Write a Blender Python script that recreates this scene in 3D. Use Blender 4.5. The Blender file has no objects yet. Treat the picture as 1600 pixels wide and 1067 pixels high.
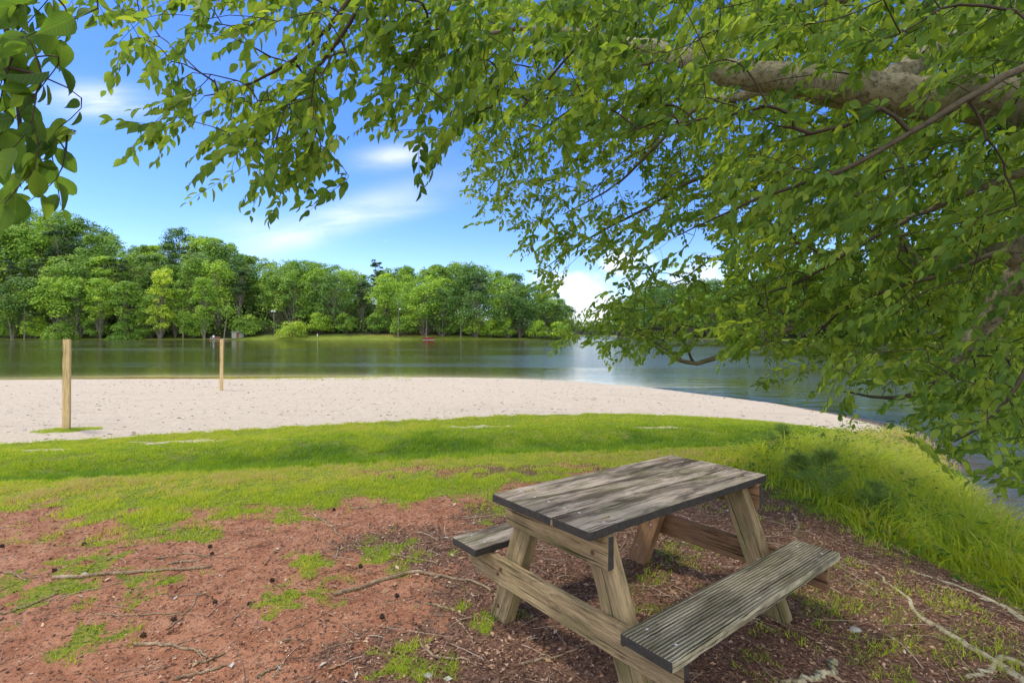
import bpy, bmesh, math, random
import numpy as np
from mathutils import Vector, Matrix, Euler
rng = np.random.default_rng(7)
random.seed(7)
SC = bpy.context.scene
COL = SC.collection
F, YH, H = 787.0, 520.0, 1.55          # focal length in reference pixels, horizon row, eye height
WATER = -0.85

def at(px, py, d):
    return np.array([(px - 800.0) * d / F, d, H + (YH - py) * d / F])

# ------------------------------------------------------------------ noise
def _hash(ix, iy, seed):
    n = (ix * 374761393 + iy * 668265263 + seed * 1442695041) & 0x7fffffff
    n = ((n ^ (n >> 13)) * 1274126177) & 0x7fffffff
    return ((n ^ (n >> 16)) & 0xffff) / 65535.0
def vnoise(x, y, seed=0):
    x = np.asarray(x, float); y = np.asarray(y, float)
    ix = np.floor(x).astype(np.int64); iy = np.floor(y).astype(np.int64)
    fx = x - ix; fy = y - iy
    fx = fx * fx * (3 - 2 * fx); fy = fy * fy * (3 - 2 * fy)
    a = _hash(ix, iy, seed); b = _hash(ix + 1, iy, seed); c = _hash(ix, iy + 1, seed); d = _hash(ix + 1, iy + 1, seed)
    return (a * (1 - fx) + b * fx) * (1 - fy) + (c * (1 - fx) + d * fx) * fy
def fbm(x, y, oct=4, seed=0):
    s = 0; a = 0.5; t = 0
    for i in range(oct):
        s = s + a * vnoise(np.asarray(x) * 2 ** i, np.asarray(y) * 2 ** i, seed + i); t += a; a *= 0.5
    return s / t
def sstep(a, b, x):
    t = np.clip((np.asarray(x, float) - a) / (b - a), 0, 1)
    return t * t * (3 - 2 * t)

# ------------------------------------------------------------------ materials
def new_mat(name):
    m = bpy.data.materials.new(name); m.use_nodes = True
    nt = m.node_tree; nt.nodes.clear()
    out = nt.nodes.new('ShaderNodeOutputMaterial')
    return m, nt, out
class NB:
    """small node builder"""
    def __init__(s, nt): s.nt = nt
    def n(s, t, **kw):
        x = s.nt.nodes.new(t)
        for k, v in kw.items(): setattr(x, k, v)
        return x
    def l(s, a, b): s.nt.links.new(a, b)
    def set(s, sock, v):
        if hasattr(v, 'is_output') or isinstance(v, bpy.types.NodeSocket): s.l(v, sock)
        else: sock.default_value = v
    def math(s, op, a, b=None, c=None, clamp=False):
        x = s.n('ShaderNodeMath', operation=op, use_clamp=clamp)
        s.set(x.inputs[0], a)
        if b is not None: s.set(x.inputs[1], b)
        if c is not None: s.set(x.inputs[2], c)
        return x.outputs[0]
    def mix(s, f, a, b, blend='MIX'):
        x = s.n('ShaderNodeMix', data_type='RGBA', blend_type=blend)
        s.set(x.inputs[0], f)
        for i, v in ((6, a), (7, b)):
            if isinstance(v, tuple) and len(v) == 3: v = (*v, 1)
            s.set(x.inputs[i], v)
        return x.outputs[2]
    def noise(s, vec, scale, detail=4, rough=0.55, dist=0.0):
        x = s.n('ShaderNodeTexNoise'); s.l(vec, x.inputs['Vector'])
        x.inputs['Scale'].default_value = scale; x.inputs['Detail'].default_value = detail
        x.inputs['Roughness'].default_value = rough; x.inputs['Distortion'].default_value = dist
        return x.outputs['Fac']
    def ramp(s, f, stops):
        x = s.n('ShaderNodeValToRGB'); s.l(f, x.inputs[0])
        e = x.color_ramp.elements
        while len(e) < len(stops): e.new(0.5)
        for i, (p, c) in enumerate(stops):
            e[i].position = p; e[i].color = (*c, 1) if len(c) == 3 else c
        return x.outputs[0]
    def rng(s, f, a, b, c=0.0, d=1.0):
        x = s.n('ShaderNodeMapRange'); s.set(x.inputs[0], f)
        for i, v in enumerate((a, b, c, d)): x.inputs[i + 1].default_value = v
        return x.outputs[0]
    def mapping(s, vec, scale=(1, 1, 1), loc=(0, 0, 0), rot=(0, 0, 0)):
        x = s.n('ShaderNodeMapping'); s.l(vec, x.inputs[0])
        x.inputs[1].default_value = loc; x.inputs[2].default_value = rot; x.inputs[3].default_value = scale
        return x.outputs[0]
    def bump(s, h, strength=0.5, dist=0.02, normal=None):
        x = s.n('ShaderNodeBump'); s.l(h, x.inputs['Height'])
        x.inputs['Strength'].default_value = strength; x.inputs['Distance'].default_value = dist
        if normal is not None: s.l(normal, x.inputs['Normal'])
        return x.outputs[0]
    def attr(s, name):
        return s.n('ShaderNodeAttribute', attribute_name=name).outputs['Fac']
    def princ(s, col, rough=0.8, spec=0.3, normal=None):
        x = s.n('ShaderNodeBsdfPrincipled')
        if isinstance(col, tuple): col = (*col, 1)
        s.set(x.inputs['Base Color'], col); s.set(x.inputs['Roughness'], rough)
        x.inputs['Specular IOR Level'].default_value = spec
        if normal is not None: s.l(normal, x.inputs['Normal'])
        return x.outputs[0]

def leaf_mat(name, stops, transl=0.4, veins=True, rough=0.5, spec=0.35, objvar=0.0):
    m, nt, out = new_mat(name); b = NB(nt)
    t = b.attr('tint')
    if objvar:
        oi = b.n('ShaderNodeObjectInfo').outputs['Random']
        t = b.math('ADD', t, b.rng(oi, 0, 1, -objvar, objvar), clamp=True)
    col = b.ramp(t, stops)
    nrm = None
    if veins:
        uv = b.n('ShaderNodeUVMap').outputs[0]
        sx = b.n('ShaderNodeSeparateXYZ'); b.l(uv, sx.inputs[0])
        av = b.math('ABSOLUTE', b.math('SUBTRACT', sx.outputs[1], 0.5))
        side = b.math('SINE', b.math('MULTIPLY', b.math('SUBTRACT', sx.outputs[0], b.math('MULTIPLY', av, 0.55)), 62.0))
        vs = b.rng(side, 0.75, 1.0, 0.0, 0.45)
        mid = b.rng(av, 0.0, 0.035, 0.8, 0.0)
        v = b.math('MAXIMUM', vs, mid)
        col = b.mix(b.math('MULTIPLY', v, 0.45), col, b.mix(0.5, col, (0.32, 0.42, 0.12)))
        nrm = b.bump(b.math('MULTIPLY', side, 1.0), 0.25, 0.002)
    p = b.princ(col, rough, spec, nrm)
    tr = b.n('ShaderNodeBsdfTranslucent')
    b.l(b.mix(1.0, col, (1.75, 1.55, 0.7), 'MULTIPLY'), tr.inputs[0])
    ms = b.n('ShaderNodeMixShader'); ms.inputs[0].default_value = transl
    b.l(p, ms.inputs[1]); b.l(tr.outputs[0], ms.inputs[2]); b.l(ms.outputs[0], out.inputs[0])
    return m

def bark_mat(name, c1, c2, c3, scale=6.0, bump=0.6, twig=False):
    m, nt, out = new_mat(name); b = NB(nt)
    pos = b.n('ShaderNodeNewGeometry').outputs['Position']
    n1 = b.noise(pos, scale, 6, 0.65); n2 = b.noise(pos, scale * 5, 5, 0.7); n3 = b.noise(pos, scale * 0.45, 3)
    col = b.ramp(n1, [(0.3, c1), (0.55, c2), (0.75, c3)])
    col = b.mix(b.rng(n2, 0.50, 0.62, 0, 0.8), col, tuple(x * 0.5 for x in c1))
    n5 = b.noise(pos, scale * 1.7, 4, .7, .6)
    col = b.mix(b.rng(n5, .62, .70, 0, .4), col, tuple(x * .4 for x in c1))
    col = b.mix(b.rng(n3, 0.55, 0.7, 0, 0.4), col, (0.16, 0.2, 0.08))
    if twig: col = b.mix(b.attr('girth'), (0.055, 0.042, 0.026), col)
    h = b.math('ADD', b.math('MULTIPLY', n2, 0.6), n1)
    b.l(b.princ(col, 0.85, 0.2, b.bump(h, bump, 0.02)), out.inputs[0])
    return m

def flat_mat(name, col, rough=0.6, var=0.12, scale=8.0, spec=0.3):
    m, nt, out = new_mat(name); b = NB(nt)
    co = b.n('ShaderNodeTexCoord').outputs['Object']
    n = b.noise(co, scale, 5, 0.6)
    c = b.mix(n, tuple(max(0, x * (1 - 2 * var)) for x in col), tuple(x * (1 + 2 * var) for x in col))
    b.l(b.princ(c, rough, spec, b.bump(n, 0.15, 0.01)), out.inputs[0])
    return m

def wood_mat(name, pale, mid, dark, stain=0.5, groove=0.0, green=0.0, rough=0.8, endwhite=0.0, knots=True, edge=True):
    """boards whose long axis is local X; stains are random per object"""
    m, nt, out = new_mat(name); b = NB(nt)
    co = b.n('ShaderNodeTexCoord').outputs['Object']
    oi = b.n('ShaderNodeObjectInfo').outputs['Random']
    off = b.n('ShaderNodeCombineXYZ')
    b.l(b.math('MULTIPLY', oi, 37.0), off.inputs[0]); b.l(b.math('MULTIPLY', oi, 11.0), off.inputs[1]); b.l(b.math('MULTIPLY', oi, 5.0), off.inputs[2])
    add = b.n('ShaderNodeVectorMath', operation='ADD'); b.l(co, add.inputs[0]); b.l(off.outputs[0], add.inputs[1])
    v = add.outputs[0]
    grain = b.noise(b.mapping(v, (1.6, 60, 60)), 1.0, 6, 0.6, 0.3)
    fine = b.noise(b.mapping(v, (9, 260, 260)), 1.0, 4, 0.6)
    big = b.noise(b.mapping(v, (2.2, 9, 9)), 1.0, 5, 0.62, 0.4)
    big2 = b.noise(b.mapping(v, (3.5, 16, 16), loc=(3, 1, 7)), 1.0, 6, 0.7, 0.8)
    col = b.ramp(grain, [(0.28, mid), (0.5, pale), (0.72, mid)])
    col = b.mix(b.rng(fine, 0.42, 0.7, 0, 0.55), col, tuple(x * 0.5 for x in mid))
    if knots:
        vo = b.n('ShaderNodeTexVoronoi', feature='F1'); b.l(b.mapping(v, (2.4, 7.0, 7.0)), vo.inputs['Vector']); vo.inputs['Scale'].default_value = 1.0
        kd = vo.outputs['Distance']
        ring = b.math('SINE', b.math('MULTIPLY', kd, 70.0))
        kmask = b.rng(kd, 0.10, 0.22, 1.0, 0.0)
        col = b.mix(b.math('MULTIPLY', kmask, b.rng(ring, -1, 1, 0.15, 0.6)), col, (0.13, 0.065, 0.03))
    col = b.mix(b.math('MULTIPLY', b.rng(big, 0.42, 0.62), stain), col, dark)
    col = b.mix(b.math('MULTIPLY', b.rng(big2, 0.52, 0.66), stain * 0.9), col, tuple(x * 0.6 for x in dark))
    if green:
        g = b.noise(b.mapping(v, (2.5, 8, 8), loc=(9, 4, 2)), 1.0, 5, 0.6)
        col = b.mix(b.math('MULTIPLY', b.rng(g, 0.48, 0.66), green), col, (0.115, 0.125, 0.03))
    h = b.math('ADD', b.math('MULTIPLY', grain, 0.7), b.math('MULTIPLY', fine, 0.5))
    if groove:
        sx = b.n('ShaderNodeSeparateXYZ'); b.l(co, sx.inputs[0])
        wob = b.noise(b.mapping(v, (1.3, 6, 6)), 1.0, 3)
        ph = b.math('ADD', b.math('MULTIPLY', sx.outputs[1], groove), b.math('MULTIPLY', wob, 7.0))
        gw = b.math('SINE', ph)
        dk = b.rng(gw, -1.0, 0.0, 0.9, 0.0)
        col = b.mix(b.math('MULTIPLY', dk, b.rng(grain, 0.3, 0.6, 0.55, 1.0)), col, tuple(x * 0.7 for x in dark))
        h = b.math('ADD', h, b.math('MULTIPLY', gw, 1.4))
    crk = b.noise(b.mapping(v, (2.2, 95, 95), loc=(1, 5, 2)), 1.0, 3, .5, .25)
    col = b.mix(b.rng(crk, .60, .68, 0, .85), col, tuple(x * .35 for x in dark))
    h = b.math('SUBTRACT', h, b.rng(crk, .58, .68, 0, 1.2))
    b.l(b.princ(col, rough, 0.10, b.bump(h, 0.9, 0.007)), out.inputs[0])
    return m

M = {}
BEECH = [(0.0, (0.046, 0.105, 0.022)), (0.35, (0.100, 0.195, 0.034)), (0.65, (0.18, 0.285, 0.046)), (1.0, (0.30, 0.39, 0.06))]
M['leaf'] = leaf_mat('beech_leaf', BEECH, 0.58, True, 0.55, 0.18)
M['far_leaf'] = leaf_mat('woodland_leaf', [(0.0, (0.012, 0.036, 0.010)), (0.35, (0.030, 0.078, 0.016)), (0.65, (0.062, 0.122, 0.018)), (1.0, (0.15, 0.21, 0.024))], 0.3, False, 0.6, 0.2, 0.16)
M['pine_leaf'] = leaf_mat('pine_needle', [(0.0, (0.035, 0.075, 0.028)), (0.5, (0.07, 0.13, 0.04)), (1.0, (0.13, 0.2, 0.06))], 0.2, False, 0.6, 0.2, 0.08)
M['sap_leaf'] = leaf_mat('sapling_needle', [(0.0, (0.11, 0.20, 0.045)), (1.0, (0.26, 0.37, 0.09))], 0.3, False, 0.6, 0.2)
M['grass'] = leaf_mat('grass_blade', [(0.0, (0.11, 0.225, 0.018)), (0.4, (0.24, 0.365, 0.024)), (0.7, (0.40, 0.48, 0.036)), (0.9, (0.47, 0.50, 0.07)), (1.0, (0.46, 0.38, 0.18))], 0.45, False, 0.55, 0.25)
M['bark'] = bark_mat('beech_bark', (0.13, 0.115, 0.06), (0.27, 0.245, 0.14), (0.38, 0.355, 0.235), 7.0, 0.6, True)
M['root_bark'] = bark_mat('root_bark', (0.26, 0.21, 0.11), (0.46, 0.41, 0.25), (0.60, 0.55, 0.38), 9.0)
M['far_bark'] = bark_mat('woodland_bark', (0.13, 0.11, 0.085), (0.24, 0.21, 0.17), (0.34, 0.31, 0.26), 1.5, 0.3)
M['stick'] = bark_mat('dead_twig_bark', (0.15, 0.10, 0.055), (0.33, 0.235, 0.135), (0.50, 0.40, 0.26), 14.0)
M['top'] = wood_mat('weathered_grey_wood', (0.49, 0.41, 0.31), (0.31, 0.245, 0.17), (0.062, 0.046, 0.03), 0.86, 0, 0.4)
M['seat'] = wood_mat('weathered_green_grey_wood', (0.66, 0.59, 0.40), (0.43, 0.38, 0.23), (0.065, 0.055, 0.034), 0.55, 400.0, 0.35)
M['frame'] = wood_mat('weathered_treated_pine', (0.46, 0.345, 0.18), (0.31, 0.22, 0.11), (0.115, 0.085, 0.045), 0.58, 0, 0.5)
M['frame2'] = wood_mat('weathered_red_pine', (0.40, 0.235, 0.12), (0.26, 0.14, 0.07), (0.12, 0.065, 0.035), 0.45, 0, 0.15)
M['post'] = wood_mat('pale_treated_pine', (0.78, 0.58, 0.28), (0.64, 0.45, 0.20), (0.42, 0.28, 0.12), 0.2, 0, 0.1)
M['endgrain'] = flat_mat('black_wet_end_grain', (0.040, 0.035, 0.028), 0.85, 0.45, 60)
M['bolt'] = flat_mat('rusty_bolt', (0.10, 0.05, 0.03), 0.6, 0.3, 80)
M['screw'] = flat_mat('zinc_screw', (0.42, 0.42, 0.41), 0.35, 0.1, 80, 0.5)

# ------------------------------------------------------------------ mesh helpers
def tag(o, label=None, cat=None, group=None, kind=None):
    if label: o['label'] = label
    if cat: o['category'] = cat
    if group: o['group'] = group
    if kind: o['kind'] = kind
    return o
def link(name, me, mat=None, parent=None, smooth=False):
    o = bpy.data.objects.new(name, me); COL.objects.link(o)
    if mat is not None:
        for mm in (mat if isinstance(mat, (list, tuple)) else [mat]): me.materials.append(mm)
    if parent is not None: o.parent = parent
    if smooth: me.polygons.foreach_set('use_smooth', np.ones(len(me.polygons), bool))
    return o
def empty(name, loc=(0, 0, 0), rot=(0, 0, 0)):
    o = bpy.data.objects.new(name, None); COL.objects.link(o)
    o.location = loc; o.rotation_euler = rot; o.empty_display_size = 0.2
    return o
def np_mesh(name, V, loops, sizes, pattr=None, uv=None, smooth=False, mats=None):
    me = bpy.data.meshes.new(name)
    V = np.ascontiguousarray(V, np.float32); loops = np.ascontiguousarray(loops, np.int32); sizes = np.asarray(sizes, np.int32)
    me.vertices.add(len(V)); me.vertices.foreach_set('co', V.ravel())
    me.loops.add(len(loops)); me.loops.foreach_set('vertex_index', loops)
    me.polygons.add(len(sizes))
    st = np.zeros(len(sizes), np.int32); st[1:] = np.cumsum(sizes)[:-1]
    me.polygons.foreach_set('loop_start', st)
    if smooth: me.polygons.foreach_set('use_smooth', np.ones(len(sizes), bool))
    if mats is not None: me.polygons.foreach_set('material_index', np.asarray(mats, np.int32))
    if uv is not None:
        u = me.uv_layers.new(name='UVMap'); u.data.foreach_set('uv', np.ascontiguousarray(uv[loops], np.float32).ravel())
    for k, a in (pattr or {}).items():
        at_ = me.attributes.new(k, 'FLOAT', 'POINT'); at_.data.foreach_set('value', np.ascontiguousarray(a, np.float32))
    me.update(calc_edges=True); me.validate()
    return me
def tile(tv_count, tl, ts, n):
    """repeat template loops n times"""
    L = (np.arange(n)[:, None] * tv_count + np.asarray(tl)[None, :]).ravel()
    return L, np.tile(ts, n)

class Geo:
    def __init__(s): s.V = []; s.L = []; s.S = []; s.A = []; s.n = 0
    def add(s, V, loops, sizes, a=None):
        V = np.asarray(V, float); s.V.append(V); s.L.append(np.asarray(loops, int) + s.n); s.S.append(np.asarray(sizes, int))
        s.A.append(np.full(len(V), 0.5) if a is None else np.asarray(a, float)); s.n += len(V)
    def tube(s, P, R, k=6, cap=True, wob=0.0, a=0.5):
        P = np.asarray(P, float); R = np.asarray(R, float); n = len(P)
        T = np.gradient(P, axis=0); T /= np.linalg.norm(T, axis=1)[:, None] + 1e-9
        up = np.array([0.0, 0, 1]) if abs(T[0][2]) < 0.9 else np.array([1.0, 0, 0])
        N = np.cross(T, up); N /= np.linalg.norm(N, axis=1)[:, None] + 1e-9
        B = np.cross(T, N)
        ang = np.arange(k) * 2 * np.pi / k
        rr = R[:, None] * (1 + wob * (rng.random((n, k)) - 0.5) * 2)
        V = P[:, None, :] + rr[:, :, None] * (np.cos(ang)[None, :, None] * N[:, None, :] + np.sin(ang)[None, :, None] * B[:, None, :])
        V = V.reshape(-1, 3)
        i = np.arange(n - 1)[:, None] * k; j = np.arange(k)[None, :]; j2 = (j + 1) % k
        q = np.stack([i + j, i + j2, i + k + j2, i + k + j], -1).reshape(-1)
        L = list(q); S = [4] * ((n - 1) * k)
        if cap:
            L += list(range(k - 1, -1, -1)) + list(range((n - 1) * k, n * k)); S += [k, k]
        s.add(V, L, S, np.full(len(V), a))
    def box(s, lo, hi):
        x0, y0, z0 = lo; x1, y1, z1 = hi
        V = [(x0, y0, z0), (x1, y0, z0), (x1, y1, z0), (x0, y1, z0), (x0, y0, z1), (x1, y0, z1), (x1, y1, z1), (x0, y1, z1)]
        s.add(V, [0, 3, 2, 1, 4, 5, 6, 7, 0, 1, 5, 4, 1, 2, 6, 5, 2, 3, 7, 6, 3, 0, 4, 7], [4] * 6)
    def mesh(s, name, smooth=False, attr=None):
        return np_mesh(name, np.concatenate(s.V), np.concatenate(s.L), np.concatenate(s.S), {attr: np.concatenate(s.A)} if attr else None, None, smooth)

def smooth_path(P, n=24):
    P = np.asarray(P, float); m = len(P)
    t = np.linspace(0, m - 1, n); out = np.zeros((n, P.shape[1]))
    for a, tt in enumerate(t):
        i = min(int(tt), m - 2); f = tt - i
        p0 = P[max(i - 1, 0)]; p1 = P[i]; p2 = P[i + 1]; p3 = P[min(i + 2, m - 1)]
        out[a] = 0.5 * ((2 * p1) + (-p0 + p2) * f + (2 * p0 - 5 * p1 + 4 * p2 - p3) * f * f + (-p0 + 3 * p1 - 3 * p2 + p3) * f ** 3)
    return out

# ------------------------------------------------------------------ lie of the land
SHORE = np.array([(-160, 40), (-80, 27), (-40, 25.4), (-26.7, 26.2), (-20, 27.8), (-7, 27.8), (0, 26.6), (3.2, 24.9), (5.7, 22.5), (7.5, 19.7), (8.8, 17.3), (9.5, 14.9),
                  (9.45, 12.9), (8.6, 10.6), (7.2, 8.3), (6.0, 6.3), (5.35, 4.6), (4.95, 3.0), (4.8, 0), (4.9, -6), (6, -60), (-160, -60)], float)
FARSH = np.array([(-420, 185), (-260, 176), (-150, 174), (-110, 172.5), (-75, 173.5), (-40, 171), (-25, 172), (-5, 173), (10, 176), (19, 181), (24, 195), (30, 240), (40, 330), (60, 400),
                  (74, 400), (68, 330), (60, 285), (66, 230), (76, 180), (88, 135), (105, 95), (140, 60), (250, 40), (700, 35), (700, 900), (-420, 900)], float)
def sdist(poly, x, y):
    """signed distance, positive inside"""
    x = np.asarray(x, float); y = np.asarray(y, float)
    best = np.full(x.shape, 1e9); ins = np.zeros(x.shape, bool)
    for (ax, ay), (bx, by) in zip(poly, np.roll(poly, -1, 0)):
        dx, dy = bx - ax, by - ay
        t = np.clip(((x - ax) * dx + (y - ay) * dy) / (dx * dx + dy * dy), 0, 1)
        best = np.minimum(best, np.hypot(x - ax - t * dx, y - ay - t * dy))
        c = ((ay > y) != (by > y)) & (x < (bx - ax) * (y - ay) / (by - ay + 1e-12) + ax)
        ins ^= c
    return np.where(ins, best, -best)
def yc(x): return np.interp(x, [-12, -8, -5.6, -3.1, 0, 3.5, 6], [4.3, 4.95, 5.55, 6.2, 7.25, 7.95, 8.0])        # crest of the near slope
def ys(x): return np.interp(x, [-14, -9, -6.3, -2.85, 0, 3.1, 6, 7.6, 9.4], [7.4, 8.95, 9.95, 11.2, 11.95, 12.4, 11.75, 10.7, 9.5])   # grass / sand
def ye(x): return np.interp(x, [-9, -6, -4.1, -2.35, -.93, 0, 1.58, 2.3, 2.9, 3.3], [3.3, 3.7, 4.05, 4.6, 4.95, 5.4, 6.15, 6.0, 5.6, 5.2])   # soil / grass
def sd_near(x, y):
    d = sdist(SHORE, x, y)
    return d + 0.35 * (fbm(np.asarray(x) * 0.5, np.asarray(y) * 0.5, 3, 40) - 0.5) * sstep(9, 14, y)
def ground_z(x, y, d=None):
    x = np.asarray(x, float); y = np.asarray(y, float)
    if d is None: d = sd_near(x, y)
    c, s = yc(x), ys(x)
    z0 = .006 - .0098 * x - .0238 * y
    zc = .006 - .0098 * x - .0238 * c
    w = (y - c) / (s - c)
    zs = -.42 + .01 * np.clip(x + 6, -8, 8) * 0
    zm = zc + (zs - zc) * sstep(0, 1, w) - 0.20 * np.exp(-((w - .22) / .17) ** 2)
    zb = zs - .0227 * (y - s)
    z = np.where(y < c, z0, np.where(y < s, zm, zb))
    soft = sstep(-.5, .1, y - c) * sstep(.6, .0, y - c)
    z = z - .03 * soft
    k = .33 + (.055 - .33) * sstep(8.5, 13, y)
    sh = np.where(d > 0, WATER + k * d, WATER + np.maximum(.16 * d, -2.6))
    h = np.clip(0.5 + 0.5 * (sh - z) / .10, 0, 1)
    z = np.where(d > 0, sh * (1 - h) + z * h - .10 * h * (1 - h), np.minimum(sh, z))
    mic = (fbm(x * 2.2, y * 2.2, 3, 3) - .5) * .035 + (fbm(x * 9, y * 9, 2, 9) - .5) * .014
    return z + mic * np.clip(d + .2, 0, 1) * sstep(60, 20, np.abs(x) + np.abs(y))
def gz(x, y): return float(ground_z(np.array([x]), np.array([y]))[0])
def ground_at(px, py):
    lo, hi = 1.2, 60.0
    ds = np.geomspace(lo, hi, 1500)
    X = (px - 800) * ds / F; Z = H + (YH - py) * ds / F
    g = ground_z(X, ds)
    i = int(np.argmax(Z < g)) if np.any(Z < g) else len(ds) - 1
    return np.array([X[i], ds[i], g[i]])

TALL = np.array([(2.75, 7.0), (2.75, 5.6), (2.8, 4.6), (3.0, 4.0), (3.55, 3.4), (4.15, 2.7), (4.8, 1.8), (5.1, 2.6), (5.6, 4.5), (6.3, 6.2), (7.4, 8.0), (8.9, 10.6), (9.5, 12.4), (8.4, 11.6), (6.6, 10.4), (5.0, 9.2), (3.6, 8.2)], float)
TUFTS = [(90, 912, .34), (140, 915, .3), (200, 905, .3), (60, 945, .25), (20, 985, .22), (150, 930, .25), (230, 895, .2), (120, 1000, .14), (290, 838, .22), (330, 842, .15), (460, 810, .2), (575, 870, .30), (610, 860, .22), (530, 880, .26),
         (500, 900, .2), (460, 930, .18), (520, 895, .2), (560, 905, .14), (480, 880, .16), (620, 895, .12), (500, 925, .12), (645, 905, .1), (650, 1040, .14), (700, 950, .12), (1075, 870, .28), (1100, 885, .22), (1060, 850, .25), (1010, 915, .14), (740, 770, .2), (780, 800, .2),
         (1200, 790, .4), (1230, 770, .4), (1150, 790, .3), (1290, 880, .25), (1330, 880, .3), (1420, 915, .25), (1300, 950, .2), (1440, 960, .25), (1480, 930, .25), (1540, 880, .3), (1330, 1040, .2), (1530, 990, .3), (1580, 950, .2), (1180, 1030, .16), (985, 955, .14), (1560, 1045, .2), (1400, 1000, .2), (1380, 860, .2), (760, 980, .14), (1490, 1020, .2), (1260, 1000, .15)]
TUFT_W = [(*ground_at(a, b_)[:2], r) for a, b_, r in TUFTS]
BARE = [(705, 735, 1.0, .35), (870, 738, .7, .3), (800, 735, .8, .25), (900, 730, .6, .2)]
SANDY = [(745, 667, 1.1, .25), (280, 690, 1.2, .28), (110, 702, .8, .25), (440, 686, .6, .12), (1040, 668, .5, .1)]
BARE_W = [(*ground_at(a, b_)[:2], r1, r2) for a, b_, r1, r2 in BARE]
SANDY_W = [(*ground_at(a, b_)[:2], r1, r2) for a, b_, r1, r2 in SANDY]
def masks(x, y, d=None):
    x = np.asarray(x, float); y = np.asarray(y, float)
    if d is None: d = sd_near(x, y)
    n = fbm(x * 1.3, y * 1.3, 4, 21) - .5; n2 = fbm(x * 5, y * 5, 3, 33) - .5
    lawn = sstep(-.45, .55, (y - ye(x)) * .8 + n * 1.9 + n2 * .9)
    tall = sstep(-.25, .35, sdist(TALL, x, y) + n2 * .5)
    lawn = np.maximum(lawn * (x < 3.6), tall)
    lawn = np.where((x >= 3.6) & (y > 5.0), 1.0, lawn)
    n3 = fbm(x * 14, y * 14, 2, 35) - .5
    for tx, ty, r in TUFT_W:
        q = np.hypot(x - tx, (y - ty) * 1.1) / (r * 1.25)
        lawn = np.maximum(lawn, sstep(1.15, .1, q + n2 * 3.2 + n3 * 2.2) * (.66 if tx < .6 else .40))
    for tx, ty, r1, r2 in BARE_W:
        q = np.hypot((x - tx) / r1, (y - ty) / r2)
        lawn = np.minimum(lawn, 1 - .62 * sstep(1.1, .4, q + n2 * 2.6 + n * .8))
    sand = sstep(-.10, .10, y - ys(x) + n2 * .5 + n * .3)
    for tx, ty, r1, r2 in SANDY_W:
        q = np.hypot((x - tx) / r1, (y - ty) / r2)
        sand = np.maximum(sand, .8 * sstep(1.1, .4, q + n2 * 2.2 + n))
    sand = sand * (tall < .5)
    wv = (y - yc(x)) / (ys(x) - yc(x)) + n * .12; lush = sstep(-.02, .06, wv - n2 * .05) * np.exp(-(np.maximum(wv - .22 + n * .5, 0) / .20) ** 2)
    # leaf litter and chips collect under the table and towards the tree, bare clay lower left
    lit = sstep(-.5, .9, (x + .95) * .75 - (y - 3.2) * .25 + n * 3.0)
    return lawn, sand, lush, lit

def spaced(lo, a, b_, hi, fine, grow):
    v = list(np.arange(a, b_, fine)); s = fine; x = v[-1]
    while x < hi: s = min(s * grow, 12); x += s; v.append(x)
    s = fine; x = a; w = []
    while x > lo: s = min(s * grow, 12); x -= s; w.append(x)
    return np.array(w[::-1] + v)
gx = spaced(-160, -3.4, 4.4, 40, .042, 1.035); gy = spaced(-40, 2.0, 7.4, 45, .042, 1.028)
XX, YY = np.meshgrid(gx, gy)
DD = sd_near(XX, YY); ZZ = ground_z(XX, YY, DD)
LW, SD, LU, LI = masks(XX, YY, DD)
nxx, nyy = len(gx), len(gy)
ii, jj = np.meshgrid(np.arange(nyy - 1), np.arange(nxx - 1), indexing='ij')
q00 = (ii * nxx + jj).ravel()
QUADS = np.stack([q00, q00 + 1, q00 + nxx + 1, q00 + nxx], 1)
GV = np.stack([XX, YY, ZZ], -1).reshape(-1, 3)
def fmean(A): return A.ravel()[QUADS].mean(1)
fd, fl, fs = fmean(DD), fmean(LW), fmean(SD)
fyy = fmean(YY); fxx = fmean(XX)
is_bed = fd < 0
is_sand = (~is_bed) & (fyy > ys(fxx) - .6) & (fs > .5) & (fxx < 9.6)
is_lawn = (~is_bed) & (~is_sand) & ((fl > .5))
is_soil = ~(is_bed | is_sand | is_lawn)

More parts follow.
